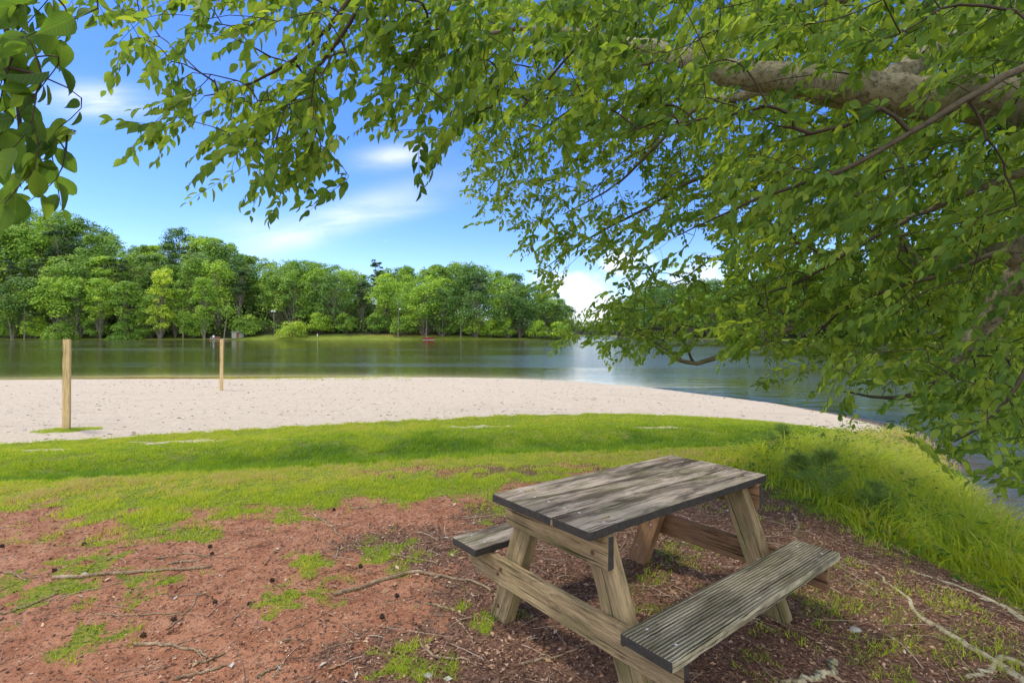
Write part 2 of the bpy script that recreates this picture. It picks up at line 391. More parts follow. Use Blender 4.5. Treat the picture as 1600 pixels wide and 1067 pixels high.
# ground material -------------------------------------------------------------
def ground_material():
    m, nt, out = new_mat('ground_mix'); b = NB(nt)
    pos = b.n('ShaderNodeNewGeometry').outputs['Position']
    lawn, sand, lush, lit, dep = [b.attr(k) for k in ('lawn', 'sand', 'lush', 'litter', 'depth')]
    n1 = b.noise(pos, 1.1, 5, .6); n2 = b.noise(pos, 7, 6, .65); n3 = b.noise(pos, 38, 5, .7); n4 = b.noise(pos, 130, 3, .7)
    clay = b.ramp(n2, [(.25, (.25, .098, .046)), (.5, (.41, .185, .094)), (.75, (.54, .285, .16))])
    clay = b.mix(b.rng(n3, .5, .68, 0, .7), clay, (.10, .04, .024))
    litc = b.ramp(n3, [(.3, (.055, .030, .018)), (.46, (.165, .088, .054)), (.58, (.27, .155, .095)), (.72, (.42, .28, .185))])
    litc = b.mix(b.rng(n4, .55, .7, 0, .8), litc, (.035, .018, .012))
    lf = b.math('ADD', lit, b.rng(n2, .3, .7, -.45, .45), clamp=True)
    soil = b.mix(b.rng(lf, .35, .65), clay, litc)
    g1 = b.ramp(n1, [(.3, (.19, .26, .02)), (.55, (.29, .34, .022)), (.75, (.36, .37, .04))])
    g1 = b.mix(lush, g1, (.085, .165, .016))
    g1 = b.mix(b.rng(n3, .40, .62, 0, .8), g1, (.07, .085, .02))
    g1 = b.mix(b.rng(b.noise(pos, 2.6, 5, .7), .52, .66, 0, .55), g1, (.22, .17, .07))
    g1 = b.mix(b.rng(n2, .56, .72, 0, .45), g1, (.27, .24, .08))
    col = b.mix(b.rng(b.math('ADD', lawn, b.rng(n3, .3, .7, -.3, .3)), .35, .62), soil, g1)
    sc = b.ramp(n2, [(.2, (.50, .41, .275)), (.5, (.585, .488, .34)), (.8, (.64, .545, .395))])
    sc = b.mix(b.rng(n3, .60, .72, 0, .5), sc, (.30, .23, .17))
    sc = b.mix(b.rng(b.noise(b.mapping(pos, (.35, 1.6, 1)), 1.0, 4, .6), .56, .7, 0, .35), sc, (.42, .33, .245))
    col = b.mix(b.rng(b.math('ADD', sand, b.rng(n3, .3, .7, -.25, .25)), .35, .6), col, sc)
    wet = b.ramp(dep, [(0.0, (.40, .26, .12)), (.08, (.30, .15, .035)), (.3, (.12, .075, .02)), (.6, (.03, .035, .012))])
    col = b.mix(b.rng(dep, 0.0, .035), col, wet)
    h = b.math('ADD', b.math('MULTIPLY', n3, .8), b.math('ADD', b.math('MULTIPLY', n2, .9), b.math('MULTIPLY', n4, .3)))
    fp = b.noise(pos, 3.3, 4, .7)
    h = b.math('ADD', h, b.math('MULTIPLY', b.math('MULTIPLY', fp, sand), 3.6))
    b.l(b.princ(col, .93, .12, b.bump(h, .9, .03)), out.inputs[0])
    return m
M['ground'] = ground_material()
DEP = np.clip(-DD / 8.0, 0, 1)
def sub_ground(name, sel):
    Q = QUADS[sel]; u, inv = np.unique(Q.ravel(), return_inverse=True)
    A = {'lawn': LW, 'sand': SD, 'lush': LU, 'litter': LI, 'depth': DEP}
    me = np_mesh(name, GV[u], inv, np.full(len(Q), 4), {k: a.ravel()[u] for k, a in A.items()}, None, True)
    return tag(link(name, me, M['ground']), kind='structure')
sub_ground('soil', is_soil); sub_ground('lawn', is_lawn); sub_ground('beach', is_sand); sub_ground('lake_bed', is_bed)

# far land ---------------------------------------------------------------------
def far_slope(x): return np.interp(x, [-260, -210, -150, -110, -70, -20, 10, 25, 60, 100, 200, 400], [.66, .64, .52, .38, .15, .07, .07, .03, .05, .16, .30, .3])
def far_z(x, y, d=None):
    if d is None: d = sdist(FARSH, x, y)
    n = (fbm(np.asarray(x) * .05, np.asarray(y) * .05, 3, 5) - .5)
    lawnrise = np.interp(x, [-420, -100, -88, -60, -25, -5, 20], [.07, .07, .2, .2, .2, .1, .08])
    z = WATER + lawnrise * np.clip(d, -8, 9) + far_slope(x) * np.clip(d - 9, 0, 62) + n * np.clip(d - 4, 0, 20) * .15
    return np.where(d < 0, WATER + np.maximum(d * .25, -2.8), z)
fx = np.concatenate([np.arange(-420, -180, 10), np.arange(-180, 140, 3.0), np.arange(140, 700, 14)])
fy = np.concatenate([np.arange(20, 165, 5), np.arange(165, 215, 1.6), np.arange(215, 430, 6), np.arange(430, 900, 30)])
FX, FY = np.meshgrid(fx, fy); FD = sdist(FARSH, FX, FY); FZ = far_z(FX, FY, FD)
a_, b2 = np.meshgrid(np.arange(len(fy) - 1), np.arange(len(fx) - 1), indexing='ij'); q = (a_ * len(fx) + b2).ravel()
FQ = np.stack([q, q + 1, q + len(fx) + 1, q + len(fx)], 1)
keep = FD.ravel()[FQ].max(1) > -14; FQ = FQ[keep]; u, inv = np.unique(FQ.ravel(), return_inverse=True)
def bank_material():
    m, nt, out = new_mat('far_bank'); b = NB(nt)
    pos = b.n('ShaderNodeNewGeometry').outputs['Position']
    d = b.attr('inland'); cl = b.attr('clay')
    n1 = b.noise(pos, .35, 5, .6); n2 = b.noise(pos, 1.6, 4, .65)
    gr = b.ramp(n1, [(.3, (.10, .15, .02)), (.6, (.19, .23, .03)), (.8, (.24, .24, .06))])
    gr = b.mix(b.rng(n2, .5, .7, 0, .6), gr, (.05, .085, .02))
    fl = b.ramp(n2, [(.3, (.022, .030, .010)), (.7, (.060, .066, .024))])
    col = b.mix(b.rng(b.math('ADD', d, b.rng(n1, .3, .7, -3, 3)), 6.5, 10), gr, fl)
    col = b.mix(b.math('MULTIPLY', cl, b.rng(n1, .35, .6)), col, (.28, .13, .06))
    b.l(b.princ(col, .95, .1, b.bump(n2, .8, .3)), out.inputs[0]); return m
clay = np.exp(-((FX + 37) / 12) ** 2) * np.exp(-((FD - 9) / 3.0) ** 2)
me = np_mesh('far_bank', np.stack([FX, FY, FZ], -1).reshape(-1, 3)[u], inv, np.full(len(FQ), 4), {'inland': FD.ravel()[u], 'clay': clay.ravel()[u]}, None, True)
tag(link('far_bank', me, bank_material()), kind='structure')

# water -------------------------------------------------------------------------
wx = np.concatenate([np.arange(-420, -40, 20), np.arange(-40, 14, .35), np.arange(14, 60, 4), np.arange(60, 701, 40)])
wy = np.concatenate([np.arange(-60, 0, 6), np.arange(0, 32, .35), np.arange(32, 190, 6), np.arange(190, 600, 40)])
WX, WY = np.meshgrid(wx, wy); WD = sd_near(WX, WY)
a_, b2 = np.meshgrid(np.arange(len(wy) - 1), np.arange(len(wx) - 1), indexing='ij'); q = (a_ * len(wx) + b2).ravel()
WQ = np.stack([q, q + 1, q + len(wx) + 1, q + len(wx)], 1)
WQ = WQ[WD.ravel()[WQ].min(1) < 1.5]; u, inv = np.unique(WQ.ravel(), return_inverse=True)
def water_material():
    m, nt, out = new_mat('lake_water'); b = NB(nt)
    pos = b.n('ShaderNodeNewGeometry').outputs['Position']
    sh = b.attr('shallow')
    gust = b.noise(b.mapping(pos, (.012, .05, 1)), 1.0, 4, .6, .4)
    sx = b.n('ShaderNodeSeparateXYZ'); b.l(pos, sx.inputs[0])
    right = b.math('MULTIPLY', b.rng(sx.outputs[0], -6, 14, 0.0, .16), b.rng(sx.outputs[1], 12, 22))
    g = b.rng(b.math('ADD', gust, right), .50, .64)
    w1 = b.noise(b.mapping(pos, (.7, 2.2, 1)), 1.0, 3, .55, .3); w2 = b.noise(b.mapping(pos, (3.5, 9.0, 1)), 1.0, 3, .6, .3)
    hh = b.math('ADD', b.math('MULTIPLY', w1, .10), b.math('MULTIPLY', b.math('MULTIPLY', w2, .085), b.math('ADD', .14, g)))
    nrm = b.bump(hh, 1.0, .16)
    fr = b.n('ShaderNodeFresnel'); fr.inputs[0].default_value = 1.333; b.l(nrm, fr.inputs['Normal'])
    gl = b.n('ShaderNodeBsdfGlossy'); b.set(gl.inputs['Roughness'], b.rng(g, 0, 1, .03, .12)); b.l(nrm, gl.inputs['Normal']); gl.inputs[0].default_value = (.97, .95, .89, 1)
    body = b.n('ShaderNodeBsdfDiffuse'); body.inputs[0].default_value = (.066, .078, .021, 1)
    tr = b.n('ShaderNodeBsdfTransparent'); tr.inputs[0].default_value = (.85, .72, .45, 1)
    m1 = b.n('ShaderNodeMixShader'); b.l(sh, m1.inputs[0]); b.l(body.outputs[0], m1.inputs[1]); b.l(tr.outputs[0], m1.inputs[2])
    m2 = b.n('ShaderNodeMixShader'); b.l(b.math('MULTIPLY', b.math('MINIMUM', fr.outputs[0], .9), .86), m2.inputs[0]); b.l(m1.outputs[0], m2.inputs[1]); b.l(gl.outputs[0], m2.inputs[2])
    b.l(m2.outputs[0], out.inputs[0]); return m
shal = np.exp(np.clip(WD, -30, 0) * .75)
me = np_mesh('lake_water', np.stack([WX, WY, np.full_like(WX, WATER)], -1).reshape(-1, 3)[u], inv, np.full(len(WQ), 4), {'shallow': shal.ravel()[u]}, None, True)
tag(link('lake_water', me, water_material()), kind='structure')

# ------------------------------------------------------------------ picnic table
def board_mesh(name, L, W, T, profile=None, cuts=36, wear=.0022, endblack=True):
    """board along local X, centre at origin; profile: optional polygon in (x,z) or (x,y)"""
    bm = bmesh.new()
    if profile is None: profile = [(-L / 2, -W / 2), (L / 2, -W / 2), (L / 2, W / 2), (-L / 2, W / 2)]
    vs = [bm.verts.new((x, y, -T / 2)) for x, y in profile]
    f = bm.faces.new(vs)
    r = bmesh.ops.extrude_face_region(bm, geom=[f])
    for v in [g for g in r['geom'] if isinstance(g, bmesh.types.BMVert)]: v.co.z += T
    bmesh.ops.recalc_face_normals(bm, faces=bm.faces)
    bmesh.ops.bevel(bm, geom=[e for e in bm.edges], offset=min(.006, T * .15), segments=2, affect='EDGES', profile=.6)
    for k in range(1, cuts):
        x = -L / 2 + L * k / cuts
        bmesh.ops.bisect_plane(bm, geom=bm.verts[:] + bm.edges[:] + bm.faces[:], plane_co=(x, 0, 0), plane_no=(1, 0, 0))
    for v in bm.verts:
        n = Vector((random.uniform(-1, 1) * .4, random.uniform(-1, 1), random.uniform(-1, 1)))
        v.co += n * wear * .5
        v.co.z += .002 * math.sin(v.co.x * 3.1 + W * 40) * (1 if T < .06 else 0)
    me = bpy.data.meshes.new(name); bm.to_mesh(me); bm.free()
    return me
TABLE_E = Euler((-.0126, .0226, .6733), 'XYZ')
table = empty('picnic_table', (.7307, 2.8645, -.0693), TABLE_E)
tag(table, 'weathered wooden picnic table with attached bench seats on bare red soil', 'picnic table')
def place(name, me, mats, loc, rot, parent=table, smooth=False):
    o = link(name, me, mats, parent, smooth); o.location = loc; o.rotation_euler = rot
    return o
def mark_ends(me, L):
    for p in me.polygons:
        if abs(p.normal.x) > .8 and abs(p.center.x) > L * .5 - .02: p.material_index = 1
def screw_mesh(r, h):
    g = Geo(); g.tube([(0, 0, 0), (0, 0, h * .6), (0, 0, h)], [r, r, r * .55], 10); return g.mesh('screw')
SCREW = screw_mesh(.0065, .004); SCREW.materials.append(M['screw'])
BOLT = screw_mesh(.011, .007); BOLT.materials.append(M['bolt'])
def fastener(me, name, parent, loc, axis='Z', sgn=1):
    o = link(name, me, None, parent); o.location = loc
    if axis == 'Z': o.rotation_euler = (0, 0 if sgn > 0 else math.pi, 0)
    if axis == 'X': o.rotation_euler = (0, sgn * math.pi / 2, 0)
    if axis == 'Y': o.rotation_euler = (-sgn * math.pi / 2, 0, 0)
    return o
TL, TW, TT = 1.608, .6834, .040
bw = (TW - .008) / 3
PLK = ['grey plank with smooth pale worn surface', 'grey-brown middle plank with dark streaks', 'plank with mossy green stain and zinc screw']
for k in range(3):
    L = TL + (.0, .012, -.004)[k]
    me = board_mesh('tabletop_plank', L, bw, TT); me.materials.append(M['top']); me.materials.append(M['endgrain']); mark_ends(me, L)
    for p in me.polygons:
        if (k == 2 and p.normal.y < -.8) or (k == 0 and p.normal.y > .8): p.material_index = 1
    o = place('tabletop_plank', me, None, (0, TW / 2 - bw / 2 - k * (bw + .004), .76 - TT / 2 + (0, .0015, -.001)[k]), (0, 0, 0)); o['label'] = PLK[k]
    for sx_ in (-1, 1):
        for yy in (-.06, .065): fastener(SCREW, 'screw', o, (sx_ * (.66 + random.uniform(-.01, .01)), yy + random.uniform(-.02, .02), TT / 2 + .001))
for s in (-1, 1):
    me = board_mesh('seat_plank', 1.5955, .2386, .040); me.materials.append(M['seat'] if s < 0 else M['top']); me.materials.append(M['endgrain']); mark_ends(me, 1.5955)
    for p in me.polygons:
        if p.normal.y * s < -.8 and s > 0: p.material_index = 1
    o = place('seat_plank', me, None, (0, s * (.5029 + .7415) / 2, .4126 - .020), (0, 0, 0))
    o['label'] = 'grooved green-grey bench plank nearest the camera' if s < 0 else 'short-looking grey bench plank behind the table'
    for sx_ in (-1, 1):
        for yy in (-.06, .06): fastener(SCREW, 'screw', o, (sx_ * .69, yy + random.uniform(-.012, .012), .0205))
LEGW, LEGT = .132, .072
for sx_ in (-1, 1):
    fm = M['frame'] if sx_ < 0 else M['frame2']
    for s in (-1, 1):
        top, foot = np.array([s * .215, .722]), np.array([s * .50, -.035])
        dv = foot - top; Ln = np.linalg.norm(dv); ang = math.atan2(dv[1], dv[0])
        # outline in local (x along leg, y across): ends cut level
        sl = 1 / math.tan(abs(math.atan2(dv[1], abs(dv[0])))) * LEGW / 2
        sg = -s
        prof = [(-Ln / 2 - sg * sl, -LEGW / 2), (Ln / 2 - sg * sl, -LEGW / 2), (Ln / 2 + sg * sl, LEGW / 2), (-Ln / 2 + sg * sl, LEGW / 2)]
        me = board_mesh('leg', Ln, LEGW, LEGT, prof, 20, .0022)
        c = (top + foot) / 2
        ex = Vector((0, dv[0] / Ln, dv[1] / Ln)); ez = Vector((1, 0, 0)); ey = ez.cross(ex)
        R = Matrix((ex, ey, ez)).transposed()
        o = link('leg', me, fm if not (sx_ > 0 and s < 0) else M['frame'], table)
        o.matrix_local = Matrix.Translation((sx_ * .617, c[0], c[1])) @ R.to_4x4()
        for t_ in ((.36, .02), (-.43, -.02)) if sx_ < 0 else ((.30, .03), (.05, -.02)):
            fastener(BOLT if sx_ < 0 else SCREW, 'bolt', o, (t_[0] * Ln, t_[1], -LEGT / 2 if sx_ < 0 else -LEGT / 2), 'Z', -1)
    xo = sx_ * (.66 + .021)
    # cleat under the top
    me = board_mesh('cleat', .72, .145, .038, None, 14); me.materials.append(fm); me.materials.append(M['endgrain'])
    mark_ends(me, .72)
    o = link('cleat', me, None, table); ex, ey = Vector((0, 1, 0)), Vector((0, 0, 1)); ez = ex.cross(ey)
    R = Matrix((ex, ey, ez)).transposed(); o.matrix_local = Matrix.Translation((xo, 0, .648)) @ R.to_4x4()
    for yy, zz in ((-.27, -.02), (-.245, .035), (.27, .03), (.2, .045)): fastener(BOLT, 'bolt', o, (yy, zz, sx_ * .0195), 'Z', sx_)
    # seat beam with its lower corners cut away
    hb = .14
    prof = [(-.725, -.005), (-.66, -hb / 2), (.66, -hb / 2), (.725, -.005), (.725, hb / 2), (-.725, hb / 2)]
    if sx_ > 0: prof = [(-.725, -hb / 2), (.725, -hb / 2), (.725, hb / 2), (-.725, hb / 2)]
    me = board_mesh('seat_beam', 1.45, hb, .038, prof, 30)
    me.materials.append(fm); me.materials.append(M['endgrain'])
    if sx_ < 0: mark_ends(me, 1.45)
    o = link('seat_beam', me, None, table); o.matrix_local = Matrix.Translation((xo, 0, .3726 - hb / 2 - .001)) @ R.to_4x4()
    for yy, zz in ((-.44, .01), (.40, .02), (.425, -.012)): fastener(BOLT, 'bolt', o, (yy, zz, sx_ * .0195), 'Z', sx_)

# ------------------------------------------------------------------ sand court posts
def post(px, pbase, d, ptop, w, label):
    bx, by, bz = (px - 800) * d / F, d, H + (YH - pbase) * d / F
    g_ = gz(bx, by); h = (pbase - ptop) * d / F
    root = empty('wooden_post', (bx, by, g_), (0, math.radians(.2), math.radians(28)))
    tag(root, label, 'post', 'posts standing in the beach sand')
    bm = bmesh.new(); bmesh.ops.create_cube(bm, size=1)
    for v in bm.verts: v.co = Vector((v.co.x * (H + (YH - ptop) * d / F - g_ + .35), v.co.y * w, v.co.z * w))
    bmesh.ops.bevel(bm, geom=bm.edges[:], offset=.008, segments=2, affect='EDGES')
    me = bpy.data.meshes.new('shaft'); bm.to_mesh(me); bm.free()
    o = link('shaft', me, M['post'], root); o.rotation_euler = (0, math.pi / 2, 0)
    o.location = (0, 0, (H + (YH - ptop) * d / F - g_ - .35) / 2)
    for zz in (.3, .45, 1.5):
        b_ = link('screw', SCREW, None, root); b_.location = (-w / 2 - .001, 0, zz); b_.rotation_euler = (0, -math.pi / 2, 0)
    return root
P1 = post(104, 667, 10.4, 530, .118, 'taller nearer pale wooden post with grass round its foot')
P2 = post(346, 605, 19.6, 530, .118, 'farther slim pale wooden post standing in bare sand')

# ------------------------------------------------------------------ leaves
LT = np.array([(0, 0, 0), (.16, .27, .05), (.42, .5, .08), (.74, .30, .04), (1, 0, -.10), (.74, -.30, .04), (.42, -.5, .08), (.16, -.27, .05), (.16, 0, 0), (.42, 0, 0), (.74, 0, -.03)], float)
LF = [0, 8, 1, 1, 8, 9, 2, 2, 9, 10, 3, 3, 10, 4, 0, 7, 8, 7, 6, 9, 8, 6, 5, 10, 9, 5, 4, 10]
LS = [3, 4, 4, 3, 3, 4, 4, 3]
def leaf_template(us):
    us = np.array(us); wv = np.sin(np.pi * us ** .82) ** .9 * .5 * (1 - .25 * us ** 3)
    V = [(0, 0, 0)] + [(u_, w_, .10 * w_ / .5) for u_, w_ in zip(us, wv)] + [(1, 0, -.10)] + [(u_, -w_, .10 * w_ / .5) for u_, w_ in zip(us, wv)] + [(u_, 0, -.05 * u_ ** 2) for u_ in us]
    n = len(us); L = lambda i: 1 + i; tip = n + 1; R = lambda i: n + 2 + i; C = lambda i: 2 * n + 2 + i
    f, sz = [0, C(0), L(0), 0, R(0), C(0)], [3, 3]
    for i in range(n - 1): f += [L(i), C(i), C(i + 1), L(i + 1), C(i), R(i), R(i + 1), C(i + 1)]; sz += [4, 4]
    f += [L(n - 1), C(n - 1), tip, C(n - 1), R(n - 1), tip]; sz += [3, 3]
    return np.array(V, float), f, sz
LT2, LF2, LS2 = leaf_template([.06, .18, .34, .52, .68, .82, .93])
LT, LF, LS = leaf_template([.12, .36, .62, .85])
LUV2 = np.stack([LT2[:, 0], LT2[:, 1] + .5], 1)
LUV = np.stack([LT[:, 0], LT[:, 1] + .5], 1)
def norm(a): return a / (np.linalg.norm(a, axis=-1, keepdims=True) + 1e-9)
def leaves_mesh(name, base, d, n, L, tint, wid=.60, fine=False):
    """base, d (direction), n (normal): (N,3); L lengths; tint (N,)"""
    N = len(base); d = norm(d); n = norm(n - d * np.sum(n * d, 1, keepdims=True)); s = np.cross(n, d)
    w = L * wid * rng.uniform(.72, 1.12, N)
    curl = rng.uniform(-.05, .22, N)
    t, F_, S_, U_ = (LT2, LF2, LS2, LUV2) if fine else (LT, LF, LS, LUV)
    V = base[:, None, :] + d[:, None, :] * (t[None, :, 0] * L[:, None])[:, :, None] + s[:, None, :] * (t[None, :, 1] * w[:, None])[:, :, None] \
        + n[:, None, :] * ((t[None, :, 2] * 1.3 - curl[:, None] * t[None, :, 0] ** 2) * L[:, None])[:, :, None]
    loops, sizes = tile(len(t), F_, S_, N)
    return np_mesh(name, V.reshape(-1, 3), loops, sizes, {'tint': np.repeat(tint, len(t))}, np.tile(U_, (N, 1)), True)

# ------------------------------------------------------------------ the big beech
TRUNK = (3.75, 1.55)
beech = empty('beech_tree', (TRUNK[0], TRUNK[1], gz(*TRUNK)))
tag(beech, 'large spreading tree whose pale limbs and leafy boughs overhang the picnic table from the right', 'tree')
def local(P): return np.asarray(P, float) - np.array(beech.location)
T0 = np.array([TRUNK[0], TRUNK[1], beech.location.z])
tp = np.array([T0 + (0, 0, -.3), T0 + (0, .0, .25), T0 + (-.02, .02, 1.0), T0 + (-.05, .05, 2.2), T0 + (.0, .1, 3.4), T0 + (.1, .2, 5.0), T0 + (.15, .3, 6.5)])
g = Geo(); P = smooth_path(tp, 22); R = np.interp(np.linspace(0, 6, 22), range(7), [.62, .47, .38, .34, .30, .22, .10]); g.tube(local(P), R, 18, True, .04)
g.A[-1][:] = 1.0
link('trunk', g.mesh('trunk', True, 'girth'), M['bark'], beech)
def T(z, dx=0, dy=0): return np.array([TRUNK[0] - .03 + dx, TRUNK[1] + .05 + dy, z])
LIMBS = []   # (points, radii)
def limb(pts, rad): LIMBS.append((np.array(pts), np.array(rad)))
limb([T(2.35), at(1680, 170, 2.75), at(1560, 160, 3.0), at(1400, 148, 3.2), at(1250, 128, 3.35), at(1130, 112, 3.55), at(1040, 84, 3.8), at(940, 60, 4.2), at(820, 45, 4.6), at(700, 70, 5.0)],
     [.18, .16, .14, .122, .105, .088, .062, .040, .022, .010])
limb([at(1380, 135, 3.22), at(1460, 78, 3.6), at(1570, 18, 4.0), at(1660, -50, 4.4), at(1720, -180, 5.0)], [.075, .07, .062, .05, .02])
limb([T(1.95), at(1660, 372, 3.0), at(1592, 425, 3.25), at(1542, 500, 3.45), at(1508, 548, 3.55), at(1470, 596, 3.8), at(1400, 622, 4.3), at(1320, 612, 5.0)], [.12, .092, .076, .062, .05, .032, .016, .008])
limb([T(2.05, -.1, .1), at(1700, 350, 3.4), at(1565, 392, 4.1), at(1440, 418, 4.8), at(1320, 470, 5.4), at(1245, 508, 5.8), at(1170, 543, 6.1), at(1084, 566, 6.4), at(1040, 545, 6.6), at(1000, 521, 6.8), at(950, 506, 7.0)],
     [.12, .10, .075, .062, .05, .044, .036, .030, .020, .012, .006])
limb([T(2.6, -.2, -.1), at(1760, 40, 2.0), at(1600, 104, 2.15), at(1440, 197, 2.25), at(1322, 263, 2.35), at(1206, 303, 2.5), at(1130, 335, 2.6), at(1060, 368, 2.75)], [.05, .028, .017, .0135, .011, .008, .006, .003])
limb([T(2.2, -.2, .1), at(1700, 250, 2.8), at(1513, 302, 3.2), at(1375, 366, 3.6), at(1250, 440, 4.1), at(1180, 462, 4.5)], [.05, .034, .022, .016, .010, .005])
limb([T(3.2, -.1, .1), at(1500, -90, 2.9), at(1200, -50, 3.2), at(1000, 0, 3.4), at(912, 64, 3.5), at(850, 133, 3.6), at(800, 185, 3.7)], [.09, .06, .035, .018, .011, .007, .003])
limb([T(3.4, -.1, .2), at(1500, -40, 4.2), at(1250, 10, 4.6), at(1074, 79, 5.0), at(965, 116, 5.3), at(894, 169, 5.6), at(820, 230, 6.0), at(760, 300, 6.3)], [.10, .07, .045, .024, .018, .012, .008, .004])
limb([at(1250, 118, 3.4), at(1160, 150, 4.3), at(1100, 161, 5.0), at(1032, 221, 5.4), at(960, 290, 5.9), at(880, 335, 6.3)], [.06, .04, .026, .02, .012, .006])
limb([at(1440, 418, 4.8), at(1330, 300, 5.2), at(1200, 270, 5.6), at(1100, 276, 6.0), at(1002, 330, 6.3), at(922, 371, 6.6), at(850, 420, 6.9)], [.05, .045, .035, .024, .018, .012, .005])
limb([T(4.0, -.2, .1), np.array([2.2, 1.9, 4.3]), np.array([.9, 2.2, 4.1]), at(640, -160, 2.35), at(556, -15, 2.4), at(504, 52, 2.45), at(437, 108, 2.5), at(367, 140, 2.6), at(320, 150, 2.7)], [.11, .08, .05, .026, .013, .010, .007, .005, .003])
limb([at(600, -90, 2.38), at(560, 10, 2.3), at(525, 70, 2.3), at(483, 122, 2.35), at(440, 190, 2.45), at(420, 260, 2.5)], [.014, .0095, .008, .006, .004, .002])
limb([at(700, -170, 2.4), at(585, -20, 2.6), at(580, 55, 2.7), at(620, 100, 2.8), at(650, 145, 2.9), at(670, 215, 3.0)], [.02, .011, .009, .007, .005, .003])
limb([np.array([.9, 2.2, 4.1]), np.array([-.4, 1.7, 3.6]), at(-60, -150, 1.25), at(-10, -20, 1.15), at(20, 90, 1.12), at(30, 200, 1.12), at(40, 270, 1.13)], [.03, .02, .011, .007, .005, .004, .002])
limb([at(1245, 508, 5.8), at(1180, 450, 6.2), at(1120, 405, 6.5), at(1060, 440, 6.8), at(1000, 452, 7.0)], [.03, .02, .014, .010, .005])
limb([at(1084, 566, 6.4), at(1062, 525, 6.3), at(1040, 516, 6.3)], [.018, .012, .005])
limb([at(1600, 425, 3.22), at(1620, 520, 3.0), at(1590, 600, 2.9), at(1540, 660, 2.9), at(1490, 690, 3.0)], [.03, .018, .012, .008, .003])
limb([at(1600, 380, 3.6), at(1480, 424, 3.9), at(1330, 476, 4.3), at(1260, 540, 4.8)], [.03, .018, .012, .005])

node_p, node_par, node_l, node_r = [], [], [], []
limb_nodes = []
for li, (pts, rad) in enumerate(LIMBS):
    n = max(10, int(sum(np.linalg.norm(np.diff(pts, axis=0), axis=1)) / .10))
    P = smooth_path(pts, n); R = np.interp(np.linspace(0, len(rad) - 1, n), range(len(rad)), rad)
    P[1:-1] += rng.normal(0, 1, (n - 2, 3)) * np.minimum(R[1:-1, None] * .25, .012)
    limb_nodes.append((P, R))
    for i in range(n):
        node_p.append(P[i]); node_l.append(li)
NP = np.zeros((60000, 3)); NLb = np.zeros(60000, int); NPar = np.full(60000, -1)
nn = len(node_p); NP[:nn] = node_p; NLb[:nn] = node_l
# only nodes past the first part of a limb may carry twigs
okn = np.zeros(60000, bool); k = 0
for P, R in limb_nodes:
    n = len(P); okn[k:k + n] = (R < .09) | (rng.random(n) < .3); okn[k:k + max(2, n // 8)] = False; k += n

NEAR = {-3: [(300, 1800, 1.2)], -2: [(120, 1800, 1.6)], -1: [(120, 1800, 2.6)],
    0: [(150, 235, 2.5), (280, 330, 4), (330, 600, 4.2), (600, 1700, 5)], 1: [(165, 310, 3.4), (330, 450, 2), (450, 600, 4), (600, 1700, 5)],
    2: [(225, 300, 2), (340, 440, 2.4), (440, 560, 4.6), (600, 700, 4), (700, 1640, 4.2)], 3: [(208, 280, 4.2), (340, 540, 4.8), (560, 700, 4.2), (720, 1000, 4), (1000, 1640, 3.4)],
    4: [(215, 265, 3.4), (330, 520, 5), (650, 715, 3), (760, 900, 2.2), (1100, 1640, 3)], 5: [(305, 338, 3.2), (390, 515, 4.4), (1120, 1640, 3)],
    6: [(308, 332, 1.6), (432, 452, 2.2), (1080, 1640, 3)], 7: [(985, 1080, 2.2), (1130, 1640, 2.2)], 8: [(1300, 1640, 1.6)], 9: [(1300, 1640, 1.2)], 10: [(1350, 1640, 1.2)], 11: [(1400, 1640, 2)],
    12: [(1440, 1640, 1.8)], 13: [(1455, 1640, 1.8)], 14: [(1550, 1640, 1.8)]}
FARL = {-2: [(640, 1640, 2)], -1: [(600, 1640, 4)], 0: [(620, 1000, 9), (1000, 1640, 7)], 1: [(640, 1000, 9), (1000, 1640, 7)], 2: [(650, 1000, 9), (1000, 1640, 7)], 3: [(725, 1000, 9), (1000, 1640, 7)], 4: [(730, 1000, 9), (1000, 1640, 7)], 5: [(730, 1000, 6), (1000, 1640, 7)],
    6: [(745, 1000, 5.5), (1000, 1030, 3), (1040, 1640, 6)], 7: [(810, 1000, 5), (1120, 1640, 6)], 8: [(825, 890, 3.2), (965, 1105, 4), (1140, 1640, 6)], 9: [(915, 1000, 4.4), (1015, 1050, 1.5), (1055, 1640, 6)],
    10: [(875, 1085, 4.6), (1105, 1640, 6)], 11: [(1190, 1230, 1.6), (1250, 1420, 3.2), (1420, 1640, 5)], 12: [(1265, 1430, .8), (1430, 1640, 4)], 13: [(1445, 1640, 4)], 14: [(1560, 1640, 3)]}
for _r in FARL: FARL[_r] = [(a_0, a_1, dn * ((2.8 if 5 <= _r <= 10 else (1.6 if _r > 10 else 2.2)) if a_0 >= 1000 else 1.7)) for a_0, a_1, dn in FARL[_r]]
for _r in NEAR: NEAR[_r] = [(a_0, a_1, dn * ((1.15 if 2 <= _r <= 5 and a_0 >= 330 else .78) if a_1 <= 720 else 1)) for a_0, a_1, dn in NEAR[_r]]
for _r in (7, 8, 9, 10): FARL[_r] = [(a_0, a_1, dn * (1.7 if a_1 < 1110 else 1)) for a_0, a_1, dn in FARL[_r]]
anch = []
LIMX, LIMY = [1000, 1130, 1250, 1400, 1560, 1700], [85, 115, 130, 150, 165, 175]
